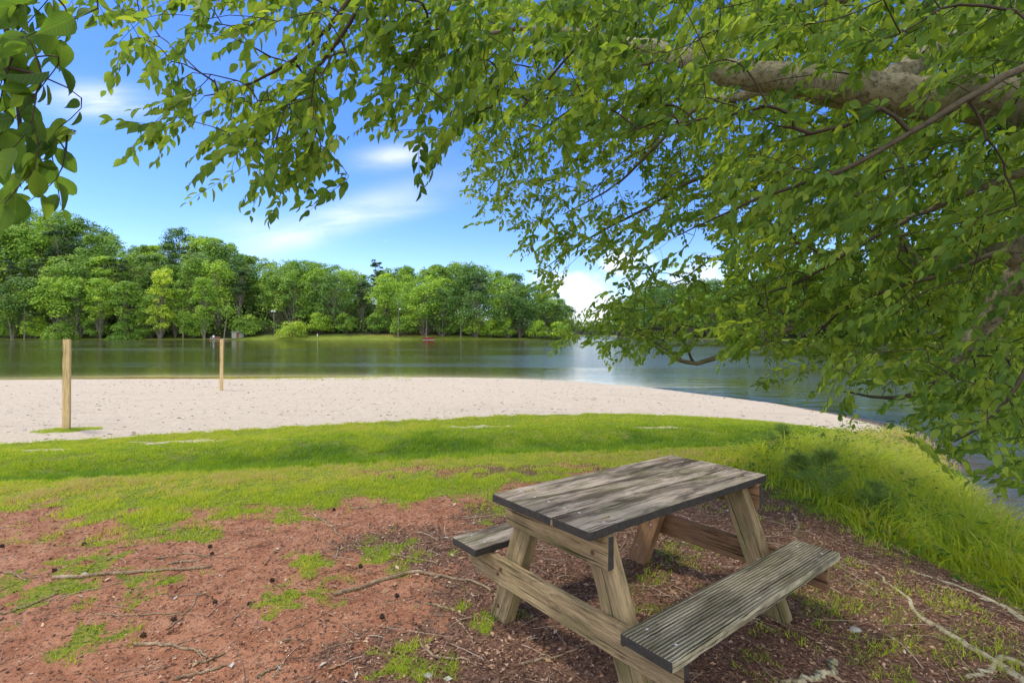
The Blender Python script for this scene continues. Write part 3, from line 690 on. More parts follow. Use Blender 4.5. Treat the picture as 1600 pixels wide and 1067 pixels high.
def scatter(table_, near):
    for r, segs in table_.items():
        for x0, x1, dens in segs:
            n = dens * (x1 - x0) / 50.0
            n = int(n) + (rng.random() < n - int(n))
            for _ in range(n):
                px = rng.uniform(x0, x1); py = r * 50 + rng.uniform(0, 50)
                if r >= 12 and py < 720:
                    pass
                if near:
                    d = rng.uniform(2.15, 3.0) if px < 720 else (rng.uniform(2.25, 3.5) if py < 400 else rng.uniform(2.6, 3.6))
                    if 985 <= px <= 1085 and r == 7: d = rng.uniform(2.4, 2.9)
                else:
                    d = rng.uniform(5.3, 7.0) if px < 1100 else (rng.uniform(4.0, 6.6) if py < 560 else rng.uniform(3.4, 5.0))
                if near:
                    lx = np.interp(px, LIMX, LIMY)
                    if px > 1010 and abs(py - lx) < 75 and rng.random() < .42: continue
                anch.append((px, py, d, near))
scatter(NEAR, True); scatter(FARL, False)
for px, py in [(10, 10), (55, 15), (20, 60), (65, 70), (5, 110), (75, 115), (40, 140), (15, 185), (95, 190), (65, 195), (15, 230), (55, 245), (85, 255), (30, 285), (68, 290), (0, 150), (95, 25), (-30, 60), (-40, 170), (-30, 270), (30, -60), (90, -50)]:
    anch.append((px, py, rng.uniform(1.02, 1.2), True))
A = np.array([at(a[0], a[1], a[2]) for a in anch]); AN = np.array([a[3] for a in anch])
OUT = norm(A - np.array([TRUNK[0], TRUNK[1], 2.6]))
# order of growth: nearest to the existing wood first
d0 = np.array([np.min(np.linalg.norm(NP[:nn][okn[:nn]] - p, axis=1)) for p in A])
order = np.argsort(d0)
twig_paths = []; sprays = []
CAM = np.array([0, 0, H])
for ai in order:
    c = A[ai]; near = AN[ai]; px = anch[ai][0]
    hang = px < 720 and near
    ax = OUT[ai] * np.array([1, 1, .35]) * (.8 if near else .5) + rng.normal(0, .62, 3) * np.array([1, 1, .6]) + np.array([0, 0, -.55 if hang else -.28])
    ax = ax / np.linalg.norm(ax)
    Ls = (rng.uniform(.20, .34) if near else rng.uniform(.26, .46)) * (.62 if anch[ai][2] < 1.4 else 1)
    base = c - ax * Ls * .55
    idx = np.where(okn[:nn])[0]
    dv = base - NP[idx]; ds = np.linalg.norm(dv, axis=1)
    al = (dv @ OUT[ai]) / (ds + 1e-6)
    j = idx[np.argmin(ds * (1.25 - .4 * al))]
    p0 = NP[j]; dist = np.linalg.norm(base - p0)
    m = max(3, int(dist / .09) + 1); tt = np.linspace(0, 1, m)
    side = rng.normal(0, .07, 3) * dist
    path = p0 + (base - p0) * tt[:, None] + np.sin(tt * np.pi)[:, None] * (side + np.array([0, 0, .07 * dist])) + np.sin(tt * 9)[:, None] * rng.normal(0, .006, 3)
    path[0] = p0
    ns = 5; st = np.linspace(0, 1, ns + 1)[1:]
    tip = base + ax * (st * Ls)[:, None] + np.array([0, 0, -1]) * (st ** 2 * Ls * .18)[:, None]
    full = np.concatenate([path, tip]); li = NLb[j]
    for _ in range(3): full[1:-1] = .25 * full[:-2] + .5 * full[1:-1] + .25 * full[2:]
    tip = full[m:]; base = full[m - 1]
    twig_paths.append((full, li, j, nn))
    new = full[1:m]
    NP[nn:nn + len(new)] = new; NLb[nn:nn + len(new)] = li; okn[nn:nn + len(new)] = True
    NPar[nn:nn + len(new)] = np.concatenate([[j], np.arange(nn, nn + len(new) - 1)])
    nn += len(new)
    sprays.append((tip, base, ax, Ls, li, near, m))
# count children to set twig thickness
cnt = np.zeros(nn + 1)
twig_end = [t[3] + (len(t[0]) - 5) - 2 for t in twig_paths]
for t, e in zip(twig_paths, twig_end):
    k = e
    guard = 0
    while k >= 0 and guard < 4000:
        cnt[k] += 1; k = NPar[k]; guard += 1
limb_geo = [Geo() for _ in LIMBS]
for li, (P, R) in enumerate(limb_nodes):
    big = R.max() > .05
    bump_ = 1 + .10 * (vnoise(np.arange(len(R)) * .35, np.full(len(R), li * 7.3), 4) - .5) * (R > .03)
    limb_geo[li].tube(local(P), R * bump_, 14 if big else 7, True, .05 if big else .02)
    limb_geo[li].A[-1][:] = np.repeat(np.clip((R - .008) / .03, 0, 1), 14 if big else 7).tolist() + []
for (full, li, j, n0), e in zip(twig_paths, twig_end):
    ml = e - n0 + 2
    rr = np.full(len(full), .0011)
    rr[0] = .0013 * math.sqrt(1 + cnt[n0]) if n0 <= e else .0012
    for q_ in range(1, min(ml, len(full))): rr[q_] = .0011 * math.sqrt(1 + cnt[min(n0 + q_ - 1, nn)])
    rr = np.minimum(rr, .022); rr[-1] = .0006
    limb_geo[li].tube(local(full), rr, 4 if rr[0] < .004 else 6, False, 0, 0.0)
# leaves of every spray
lb = [[] for _ in LIMBS]
for tip, base, ax, Ls, li, near, m in sprays:
    hangs = near and (base[0] / base[1]) < -.1
    n = 13 if near else 15
    if np.linalg.norm(base - CAM) < 1.6: n = 6
    t = np.linspace(.0, 1.0, n) + rng.uniform(-.03, .03, n); t = np.clip(t, 0, 1)
    line = np.concatenate([[base], tip]); tl = np.linspace(0, 1, len(line))
    P = np.stack([np.interp(t, tl, line[:, k]) for k in range(3)], 1)
    pn = norm((np.array([0, 0, 1.0]) + rng.normal(0, .35, 3))[None])[0]
    sd = norm(np.cross(pn, ax)[None])[0]
    sg = np.where(np.arange(n) % 2 == 0, 1, -1)[:, None]
    droop = rng.uniform(.25, .95) if near else rng.uniform(.0, .6)
    d = ax * .75 + sd * sg * (1.0 - t[:, None] * .55) + np.array([0, 0, -1.0]) * (droop + rng.uniform(-.15, .25, n))[:, None] + rng.normal(0, .16, (n, 3))
    nm = pn[None] * .6 + rng.normal(0, .62, (n, 3)) + sd * sg * .3
    L = (.036 + .054 * rng.random(n) ** .7) * (.8 + .3 * np.sin(t * np.pi)) * ((.84 if hangs else .94) if near else 1.04)
    d = norm(d); P = P + d * .008
    sunny_tint = .52 + .12 * rng.standard_normal() + (.0 if near else .16)  # farther sprays tinted yellower, sunlight put into the leaf colour
    lb[li].append((P, d, nm, L, np.clip(sunny_tint - (.28 if np.linalg.norm(base - CAM) < 1.6 else 0) + rng.normal(0, .15, n), 0, 1)))
LIMB_LABEL = {0: 'thick pale mottled limb crossing the upper right', 2: 'short thick limb drooping towards the water', 3: 'long low bough reaching out over the lake', 10: 'thin dark branch hanging at the upper left', 13: 'leafy twig hanging in at the left edge with large leaves', 4: 'thin dark branch running diagonally in front of the thick limb'}
nleaf = 0
for li, gg in enumerate(limb_geo):
    o = link('limb', gg.mesh('limb', True, 'girth'), M['bark'], beech)
    if li in LIMB_LABEL: o['label'] = LIMB_LABEL[li]
    if lb[li]:
        P, d, nm, L, tn = [np.concatenate([x[k] for x in lb[li]]) for k in range(5)]
        nleaf += len(P)
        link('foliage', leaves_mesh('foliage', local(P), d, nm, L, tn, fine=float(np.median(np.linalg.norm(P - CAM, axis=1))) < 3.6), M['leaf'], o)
print('beech leaves', nleaf, 'sprays', len(sprays), 'nodes', nn)
# surface roots of the beech
def ground_line(pts, lift, n=20, wob=.02):
    W = np.array([ground_at(*p)[:2] if len(p) == 2 else p[1:3] for p in pts]); W = smooth_path(W, n)
    W += rng.normal(0, wob, W.shape) * .4
    z = ground_z(W[:, 0], W[:, 1]) + lift
    return np.column_stack([W, z])
ROOTS = [([(1368, 895), (1410, 930), (1446, 968), (1490, 995), (1540, 1028), ('w', 2.5, 2.1), ('w', 3.3, 1.75)], .007, .030), ([(1425, 893), (1500, 918), (1560, 945), (1600, 968), ('w', 3.1, 2.1), ('w', 3.6, 1.7)], .008, .030),
         ([(1520, 905), (1560, 906), (1600, 914), ('w', 3.3, 2.5), ('w', 3.7, 1.8)], .012, .03), ([(1515, 1058), (1545, 1048), (1590, 1036), ('w', 2.6, 2.0), ('w', 3.4, 1.6)], .01, .025), ([(1225, 1066), (1262, 1062), (1292, 1052), (1306, 1036)], .012, .02),
         ([(1530, 935), (1570, 950), (1605, 975), ('w', 3.0, 2.0), ('w', 3.6, 1.65)], .008, .024)]
for pts, r0, r1 in ROOTS:
    P = ground_line(pts, -.001, 26); g = Geo(); g.tube(local(P), np.linspace(r0, r1, 26) * (1 + .35 * (rng.random(26) - .5)), 8, True, .12)
    link('root', g.mesh('root', True), M['root_bark'], beech)

# ------------------------------------------------------------------ grass
def blades(name, base, h, w, lean, tint, mat, segs=1, droop=.0):
    """base (N,3), h heights, w widths, lean (N,2) horizontal lean as fraction of height"""
    N = len(base); ang = rng.uniform(0, 2 * np.pi, N); s = np.stack([np.cos(ang), np.sin(ang), np.zeros(N)], 1)
    rows = []
    for k in range(segs):
        t = k / segs
        rows.append((t, +1)); rows.append((t, -1))
    rows.append((1.0, 0))
    V = np.zeros((N, len(rows), 3))
    for i, (t, sg) in enumerate(rows):
        ww = w * (1 - t) ** .55 * .5 * sg
        hz = h * (t - droop * t ** 3 * .55)
        off = lean * (h * t ** 1.8)[:, None]
        V[:, i] = base + s * ww[:, None]; V[:, i, 0] += off[:, 0]; V[:, i, 1] += off[:, 1]; V[:, i, 2] += hz
    lo, sz = [], []
    for k in range(segs - 1): lo += [2 * k + 1, 2 * k, 2 * k + 2, 2 * k + 3]; sz.append(4)
    k = segs - 1; lo += [2 * k + 1, 2 * k, 2 * k + 2]; sz.append(3)
    loops, sizes = tile(len(rows), lo, sz, N)
    me = np_mesh(name, V.reshape(-1, 3), loops, sizes, {'tint': np.repeat(np.clip(tint, 0, 1), len(rows))}, None, False)
    return tag(link(name, me, mat), None, None, None, 'stuff')
# mown lawn
n = 1100000
y = 2.3 + 10.4 * rng.random(n) ** 1.25; x = (rng.random(n) * 2 - 1) * (y * 1.12 + 1.2)
ok = (y < ys(x) + .25) & (x < 7.8); x, y = x[ok], y[ok]
LWm, SDm, LUm, LIm = masks(x, y)
tallm = sdist(TALL, x, y)
ok = (rng.random(len(x)) < LWm ** 1.5 * (1 - SDm * .93) * np.where(tallm > .3, .4, 1) * np.where(y < ye(x) - .3, .75, 1)) & (LWm > .2)
x, y, LUm = x[ok], y[ok], LUm[ok]; z = ground_z(x, y)
print('lawn blades', len(x))
pat = fbm(x * .9, y * .9, 3, 70); pat2 = fbm(x * 4.2, y * 4.2, 3, 71) - .5; pat3 = fbm(x * 15, y * 15, 2, 72) - .5
keepb = rng.random(len(x)) < np.clip(.72 + 1.5 * pat2 + 1.6 * pat3, .12, 1); x, y, z, LUm, pat, pat2, pat3 = [v[keepb] for v in (x, y, z, LUm, pat, pat2, pat3)]
h = rng.uniform(.014, .031, len(x)) * (1 + 1.0 * LUm) * (.7 + .7 * pat) * (1 + 1.3 * pat2 + 1.2 * pat3) * (1 + .04 * y)
blades('lawn_grass', np.column_stack([x, y, z - .003]), h, rng.uniform(.004, .008, len(x)) * (.6 + .12 * y), rng.normal(0, .55, (len(x), 2)),
       .44 + .36 * (pat - .4) + .55 * pat2 + .4 * pat3 - .36 * LUm + rng.normal(0, .14, len(x)) + .5 * (rng.random(len(x)) < .03) + .34 * sstep(.9, .2, np.abs(y - yc(x) + .55)) + .16 * sstep(.45, .8, (y - yc(x)) / (ys(x) - yc(x))), M['grass'], 1)  # crest term paints the sunlit strip into the blade tint
# grass ring at the foot of the nearer post
c = np.array(P1.location); n = 5000
a_ = rng.uniform(0, 2 * np.pi, n); r_ = np.sqrt(rng.random(n)); x = c[0] + .05 + .68 * r_ * np.cos(a_); y = c[1] - .05 + .36 * r_ * np.sin(a_)
ok = rng.random(n) < sstep(1.05, .3, r_ + (fbm(x * 6, y * 6, 3, 8) - .5) * 1.2); x, y = x[ok], y[ok]
blades('post_grass', np.column_stack([x, y, ground_z(x, y) - .004]), rng.uniform(.02, .06, len(x)), rng.uniform(.006, .012, len(x)), rng.normal(0, .5, (len(x), 2)), rng.normal(.5, .15, len(x)), M['grass'], 1)
# small tufts along the waterline
n = 900; px = rng.uniform(330, 640, n); W = np.array([ground_at(p, 592 + rng.normal(0, 1.2))[:2] for p in px[:160]]); W = np.repeat(W, 5, 0) + rng.normal(0, .12, (800, 2))
blades('waterline_grass', np.column_stack([W, ground_z(W[:, 0], W[:, 1])]), rng.uniform(.06, .2, 800), np.full(800, .014), rng.normal(0, .4, (800, 2)), rng.normal(.55, .15, 800), M['grass'], 2)
# tall bank grass
n = 60000
x = rng.uniform(2.5, 9.8, n); y = rng.uniform(1.6, 13, n); sdT = sdist(TALL, x, y)
clump = fbm(x * 2.1, y * 2.1, 3, 55)
ok = (sdT > -.15) & (rng.random(n) < sstep(-.15, .5, sdT) * (.35 + 1.2 * sstep(.35, .6, clump))); x, y, sdT, clump = x[ok], y[ok], sdT[ok], clump[ok]
z = ground_z(x, y); zz = np.maximum(z, WATER - .15); ok = z > WATER - .3; x, y, zz, sdT, clump = x[ok], y[ok], zz[ok], sdT[ok], clump[ok]
N = len(x); print('tall blades', N)
hmax = .16 + .42 * sstep(0, 1.0, sdT) * sstep(9.5, 5.5, y) + .12 * sstep(0, .8, sdT) + .22 * np.exp(-((x - 8.6) ** 2 + (y - 11.2) ** 2) / 1.2)
h = 1.08 * hmax * rng.uniform(.5, 1.2, N) * (.65 + .7 * clump)
la = fbm(x * 1.1, y * 1.1, 2, 91) * 6.28 * 2 + rng.normal(0, .7, N); lm = rng.uniform(.2, 1.05, N)
yel = .62 + .28 * (clump - .5) * 2 + .22 * np.exp(-((x - 8.3) ** 2 + (y - 10.6) ** 2) / 2.5) + .14 * sstep(4, 8, y)
blades('tall_bank_grass', np.column_stack([x, y, zz - .01]), h, rng.uniform(.007, .015, N) * (.8 + .06 * y), np.stack([np.cos(la) * lm, np.sin(la) * lm], 1), yel + rng.normal(0, .13, N), M['grass'], 4, .8)

# broad-leaved weeds among the tall grass
n = 9000; x = rng.uniform(2.5, 9.3, n); y = rng.uniform(2.2, 12, n); sdT = sdist(TALL, x, y)
ok = (sdT > -.1) & (fbm(x * 1.6, y * 1.6, 3, 131) > .47) & (ground_z(x, y) > WATER); x, y = x[ok], y[ok]; N = len(x)
zt = ground_z(x, y) + rng.uniform(.05, .40, N) * sstep(-.1, .6, sdT[ok]); a = rng.uniform(0, 6.28, N)
me = leaves_mesh('bank_weeds', np.column_stack([x, y, zt]), np.stack([np.cos(a), np.sin(a), rng.uniform(-.5, .5, N)], 1), np.stack([rng.normal(0, .5, N), rng.normal(-.2, .5, N), np.ones(N)], 1), rng.uniform(.035, .075, N), rng.normal(.55, .16, N))
tag(link('bank_weeds', me, M['leaf']), kind='stuff')
# young pines and a dark shrub on the bank
def sapling(px, py, hh, label):
    c = ground_at(px, py); root = empty('pine_sapling', c); tag(root, label, 'sapling', 'young plants on the grassy bank')
    g = Geo(); P = smooth_path([(0, 0, 0), (.02, 0, hh * .5), (.0, .01, hh)], 8); g.tube(P, np.linspace(.009, .003, 8), 6); link('stem', g.mesh('stem', True), M['stick'], root)
    pts, dr = [], []
    for k in range(44):
        t = rng.uniform(.08, 1); a = rng.uniform(0, 6.28); ln = (1.05 - t) * hh * .55 + .06
        b0 = np.array([0, 0, t * hh]); dd = np.array([math.cos(a), math.sin(a), rng.uniform(.2, .8)]); dd /= np.linalg.norm(dd)
        for s_ in np.linspace(.15, 1, 8):
            for _ in range(8):
                pts.append(b0 + dd * ln * s_); e = dd * .8 + rng.normal(0, .75, 3); dr.append(e / np.linalg.norm(e))
    pts, dr = np.array(pts), np.array(dr); N = len(pts); L = rng.uniform(.05, .10, N)
    s_ = norm(np.cross(dr, rng.normal(0, 1, (N, 3)))); w = .0022
    V = np.stack([pts + s_ * w, pts - s_ * w, pts + dr * L[:, None]], 1).reshape(-1, 3)
    lo, sz = tile(3, [0, 1, 2], [3], N)
    me = np_mesh('needles', V, lo, sz, {'tint': np.repeat(rng.random(N), 3)}); link('needles', me, M['sap_leaf'], root)
sapling(1222, 715, .42, 'small feathery pine sapling at the far left end of the tall grass')
sapling(1290, 790, .50, 'largest feathery pine sapling beside the dark-leaved shrub')
sapling(1250, 760, .32, 'short feathery pine sapling between the two taller ones')
sapling(1370, 815, .34, 'low feathery pine sapling in the front of the tall grass')
def shrub(px, py, r, label, name='leafy_shrub'):
    c = ground_at(px, py); root = empty(name, c); tag(root, label, 'shrub')
    g = Geo(); B, D_, N_, L_ = [], [], [], []
    for k in range(16):
        a = rng.uniform(0, 6.28); e = np.array([math.cos(a) * r * rng.uniform(.2, 1), math.sin(a) * r * rng.uniform(.2, 1), r * rng.uniform(.8, 1.7)])
        P = smooth_path([(0, 0, 0), e * .5 + (0, 0, .04), e], 6); g.tube(P, np.linspace(.004, .0015, 6), 4, False)
        for s_ in np.linspace(.3, 1, 9):
            p = np.array([np.interp(s_ * 5, range(6), P[:, q_]) for q_ in range(3)])
            B.append(p); dd = rng.normal(0, 1, 3) + e / r * .5; D_.append(dd / np.linalg.norm(dd)); N_.append(np.array([0, 0, 1]) + rng.normal(0, .4, 3)); L_.append(rng.uniform(.04, .07))
    link('stems', g.mesh('stems'), M['stick'], root)
    link('foliage', leaves_mesh('foliage', np.array(B), np.array(D_), np.array(N_), np.array(L_), rng.uniform(0, .25, len(B))), M['leaf'], root)
shrub(1300, 722, .24, 'dark-leaved shrub standing among the bright tall grass')

# ------------------------------------------------------------------ litter on the soil
def chips(name, n, xr, yr, test, size, cols, mat_name, lift=.004, tilt=.5):
    x = rng.uniform(*xr, n); y = rng.uniform(*yr, n); ok = test(x, y); x, y = x[ok], y[ok]; N = len(x)
    z = ground_z(x, y) + lift
    a = rng.uniform(0, 6.28, N); d = np.stack([np.cos(a), np.sin(a), rng.normal(0, tilt * .4, N)], 1); nm = np.stack([rng.normal(0, tilt, N), rng.normal(0, tilt, N), np.ones(N)], 1)
    d = norm(d); nm = norm(nm - d * np.sum(nm * d, 1, keepdims=True)); s = np.cross(nm, d)
    L = rng.uniform(*size, N) * (1 + .5 * (rng.random(N) < .08)); w = L * rng.uniform(.2, .6, N)
    base = np.column_stack([x, y, z])
    cu = rng.uniform(-.1, .35, N)
    V = np.stack([base - d * L[:, None] * .5, base + s * w[:, None] * .5 + nm * (cu * L)[:, None] * .4, base + d * L[:, None] * .5, base - s * w[:, None] * .5 + nm * (cu * L)[:, None] * .4], 1)
    lo, sz = tile(4, [0, 3, 2, 1], [4], N)
    m, nt, out = new_mat(mat_name); b = NB(nt)
    b.l(b.princ(b.ramp(b.attr('tint'), cols), .85, .2), out.inputs[0])
    me = np_mesh(name, V.reshape(-1, 3), lo, sz, {'tint': np.repeat(rng.random(N), 4)})
    return tag(link(name, me, m), kind='stuff')
def soil_test(x, y):
    l, s, lu, li = masks(x, y)
    return (rng.random(len(x)) < (1 - l) * (.30 + .70 * li ** 1.2) * (.45 + 1.1 * fbm(x * 3, y * 3, 3, 88)) * (s < .5)) & (np.abs(x) < y * 1.15 + .6)
LITC = [(0.0, (.045, .025, .016)), (.35, (.145, .075, .045)), (.65, (.26, .145, .084)), (.88, (.42, .25, .15)), (1.0, (.50, .36, .25))]
chips('leaf_litter', 240000, (-4.5, 4.6), (1.7, 6.8), soil_test, (.008, .026), LITC, 'leaf_litter')
chips('dry_leaf_litter', 3200, (-4.5, 4.4), (1.7, 6.5), soil_test, (.025, .05), [(0.0, (.14, .07, .04)), (.5, (.30, .17, .08)), (.85, (.48, .33, .18)), (1.0, (.4, .4, .34))], 'dry_leaves', .008, .3)
chips('soil_pebbles', 5000, (-4.5, 1.5), (1.7, 5.2), lambda x, y: (masks(x, y)[0] < .4) & (np.abs(x) < y * 1.15 + .5), (.006, .018), [(0.0, (.06, .03, .02)), (.7, (.16, .07, .045)), (1.0, (.36, .25, .18))], 'soil_crumbs', .003, .8)
chips('beach_debris', 11000, (-22, 9), (8.5, 27), lambda x, y: (masks(x, y)[1] > .7) & (sd_near(x, y) > .15) & (rng.random(len(x)) < .22 + .5 * (fbm(x * .4, y * 1.1, 3, 61) > .56)), (.02, .10), [(0.0, (.05, .04, .03)), (.6, (.14, .10, .07)), (1.0, (.26, .2, .14))], 'beach_debris', .004, .2)
# fine dead twigs (uncountable)
g = Geo(); k = 0
while k < 1500:
    x = rng.uniform(-4.2, 4.2); y = rng.uniform(1.8, 6.2)
    l, s, lu, li = [float(v[0]) for v in masks(np.array([x]), np.array([y]))]
    if rng.random() > (1 - l) * (.22 + .78 * li) or abs(x) > y * 1.15 + .3: continue
    k += 1
    a = rng.uniform(0, 6.28); ln = rng.uniform(.05, .30) * (1 if rng.random() < .8 else 1.6); m = 6
    t = np.linspace(0, 1, m); b_ = rng.normal(0, .8)
    X = x + ln * (np.cos(a) * t - np.sin(a) * b_ * t * t * .35); Y = y + ln * (np.sin(a) * t + np.cos(a) * b_ * t * t * .35)
    r0 = rng.uniform(.0012, .0034)
    Z = ground_z(X, Y) + r0 + rng.uniform(0, .012) * np.sin(t * np.pi)
    g.tube(np.column_stack([X, Y, Z]), np.linspace(r0, r0 * .5, m), 4, False, 0, rng.random())
m_, nt, out = new_mat('fine_twig'); b = NB(nt)
b.l(b.princ(b.ramp(b.attr('tint'), [(0, (.09, .05, .03)), (.5, (.22, .14, .085)), (1, (.47, .38, .27))]), .85, .2), out.inputs[0])
tag(link('fine_twigs', g.mesh('fine_twigs', True, 'tint'), m_), kind='stuff')

STICKS = [([(82, 905), (150, 900), (230, 894), (310, 889), (332, 886)], .013, 'longest straight brown stick lying across the grass tufts at lower left'),
    ([(207, 1008), (258, 1010), (298, 1015), (325, 1028)], .009, 'pale bent stick on bare clay above the bottom left corner'),
    ([(276, 1062), (315, 1052), (352, 1041)], .008, 'dark straight stick nearest the bottom edge left of centre'),
    ([(306, 1038), (330, 1031), (350, 1021)], .008, 'short dark stick just right of the pale bent one'),
    ([(522, 931), (590, 911), (650, 895), (712, 906), (740, 910), (770, 925)], .013, 'long arched stick left of the picnic table foot'),
    ([(488, 803), (512, 820), (524, 832), (541, 846)], .010, 'pale knobbly stick lying on clay at the lawn edge'),
    ([(613, 868), (645, 874), (686, 881)], .009, 'short brown stick left of the grey bench end'),
    ([(666, 944), (700, 952), (725, 964)], .008, 'small pale stick left of the near table leg'),
    ([(712, 966), (728, 985), (742, 1008)], .006, 'thin tan stick pointing to a green sprig by the near leg'),
    ([(655, 1004), (680, 1027), (720, 1030), (747, 1042)], .007, 'curved tan stick near the bottom edge left of the table'),
    ([(815, 1038), (870, 1028), (918, 1006)], .007, 'long tan stick under the seat beam of the table'),
    ([(1240, 805), (1247, 822), (1242, 838)], .014, 'short pale bent stick behind the grooved bench'),
    ([(1415, 841), (1430, 855), (1445, 866)], .006, 'white thin stick right of the bench near the tall grass'),
    ([(1190, 960), (1230, 980), (1290, 1008), (1320, 1030)], .005, 'thin wiry stick running from the far bench leg'),
    ([(240, 875), (290, 866), (330, 872)], .007, 'thin tan stick lying behind the longest stick'),
    ([(265, 882), (285, 879), (310, 877)], .009, 'short dark stick between the two long ones at left'),
    ([(150, 960), (215, 962), (280, 958)], .005, 'thin grey stick in the litter at lower left'),
    ([(260, 985), (290, 960), (310, 928)], .005, 'forked-looking upright-lying grey stick on the clay at left'),
    ([(400, 1060), (420, 1050), (445, 1035)], .007, 'dark curved stick on bare clay left of the table'),
    ([(435, 1003), (452, 1000), (470, 999)], .005, 'tiny dark stick on the smooth clay patch'),
    ([(0, 960), (50, 945), (90, 928)], .007, 'grey stick entering at the left edge among tufts'),
    ([(0, 895), (20, 897), (42, 908)], .007, 'pale stick entering at the left edge on bare clay'),
    ([(548, 795), (560, 795), (577, 793)], .008, 'dark short stick on the grass edge behind the soil'),
    ([(645, 850), (668, 842), (710, 841), (726, 838)], .006, 'dark stick touching the grey bench end'),
    ([(1010, 1060), (1060, 1050), (1100, 1056)], .006, 'stick in shade below the grooved bench'),
    ([(1260, 880), (1300, 870), (1350, 890)], .005, 'thin stick right of the bench end')]
for pts, r, lab in STICKS:
    P = ground_line(pts, r * .7, 18, .012); c = P[len(P) // 2].copy()
    g = Geo(); g.tube(P - c, np.linspace(r, r * .55, 18) * (1 + .3 * (rng.random(18) - .5)), 7, True, .1)
    if r > .007:
        k = 9; q_ = P[k] - c; e = q_ + np.array([rng.uniform(-.05, .05), rng.uniform(-.06, .06), .012]); g.tube(np.array([q_, (q_ + e) / 2 + .003, e]), [r * .5, r * .4, r * .2], 5, True)
    o = link('fallen_stick', g.mesh('fallen_stick', True), M['stick']); o.location = c
    tag(o, lab, 'stick', 'fallen sticks on the red soil')
# sweetgum balls
def ball_mesh():
    bm = bmesh.new(); bmesh.ops.create_icosphere(bm, subdivisions=3, radius=.012)
    for v in bm.verts:
        v.co *= 1 + (.42 if random.random() < .22 else -.05)
    me = bpy.data.meshes.new('seed_ball'); bm.to_mesh(me); bm.free(); return me
BM = ball_mesh(); BM.materials.append(flat_mat('seed_ball_brown', (.045, .024, .015), .9, .3, 60))
BALLS = [(131, 852, 'by the lawn edge at far left'), (328, 856, 'upper one of the left pair'), (331, 867, 'lower one of the left pair'), (336, 943, 'alone on smooth clay left of centre'), (272, 970, 'among grey twigs at left'), (224, 995, 'above the pale bent stick'), (85, 893, 'at the left end of the longest stick'),
         (620, 933, 'left of the near table leg'), (597, 966, 'beside a yellow dry leaf left of the table'), (563, 887, 'between two grass tufts'), (3, 855, 'at the left edge of the photo'), (425, 908, 'on clay between stick and tufts'), (522, 798, 'on the thin grass behind the soil'), (390, 945, 'right of the lone ball on the smooth clay')]
for i, (px, py, wh) in enumerate(BALLS):
    c = ground_at(px, py); o = link('seed_ball', BM, None); o.location = c + (0, 0, .009); o.rotation_euler = rng.uniform(0, 6, 3)
    tag(o, 'dark spiky seed ball on the soil, ' + wh, 'seed ball', 'spiky seed balls on the soil')
def pebble(px, py, r, lab):
    bm = bmesh.new(); bmesh.ops.create_icosphere(bm, subdivisions=3, radius=r)
    for v in bm.verts: v.co = Vector((v.co.x * 1.4, v.co.y, v.co.z * .55)) * (1 + .12 * math.sin(v.co.x * 150 + v.co.y * 90))
    me = bpy.data.meshes.new('pebble'); bm.to_mesh(me); bm.free(); o = link('stone', me, flat_mat('pale_stone', (.36, .34, .28), .8, .2, 40), None, True); o.location = ground_at(px, py) + (0, 0, r * .2)
    tag(o, lab, 'stone')
pebble(668, 1056, .016, 'small pale stone on soil at the bottom left of the table')
pebble(1336, 985, .022, 'flat grey-green stone on litter right of the bench')

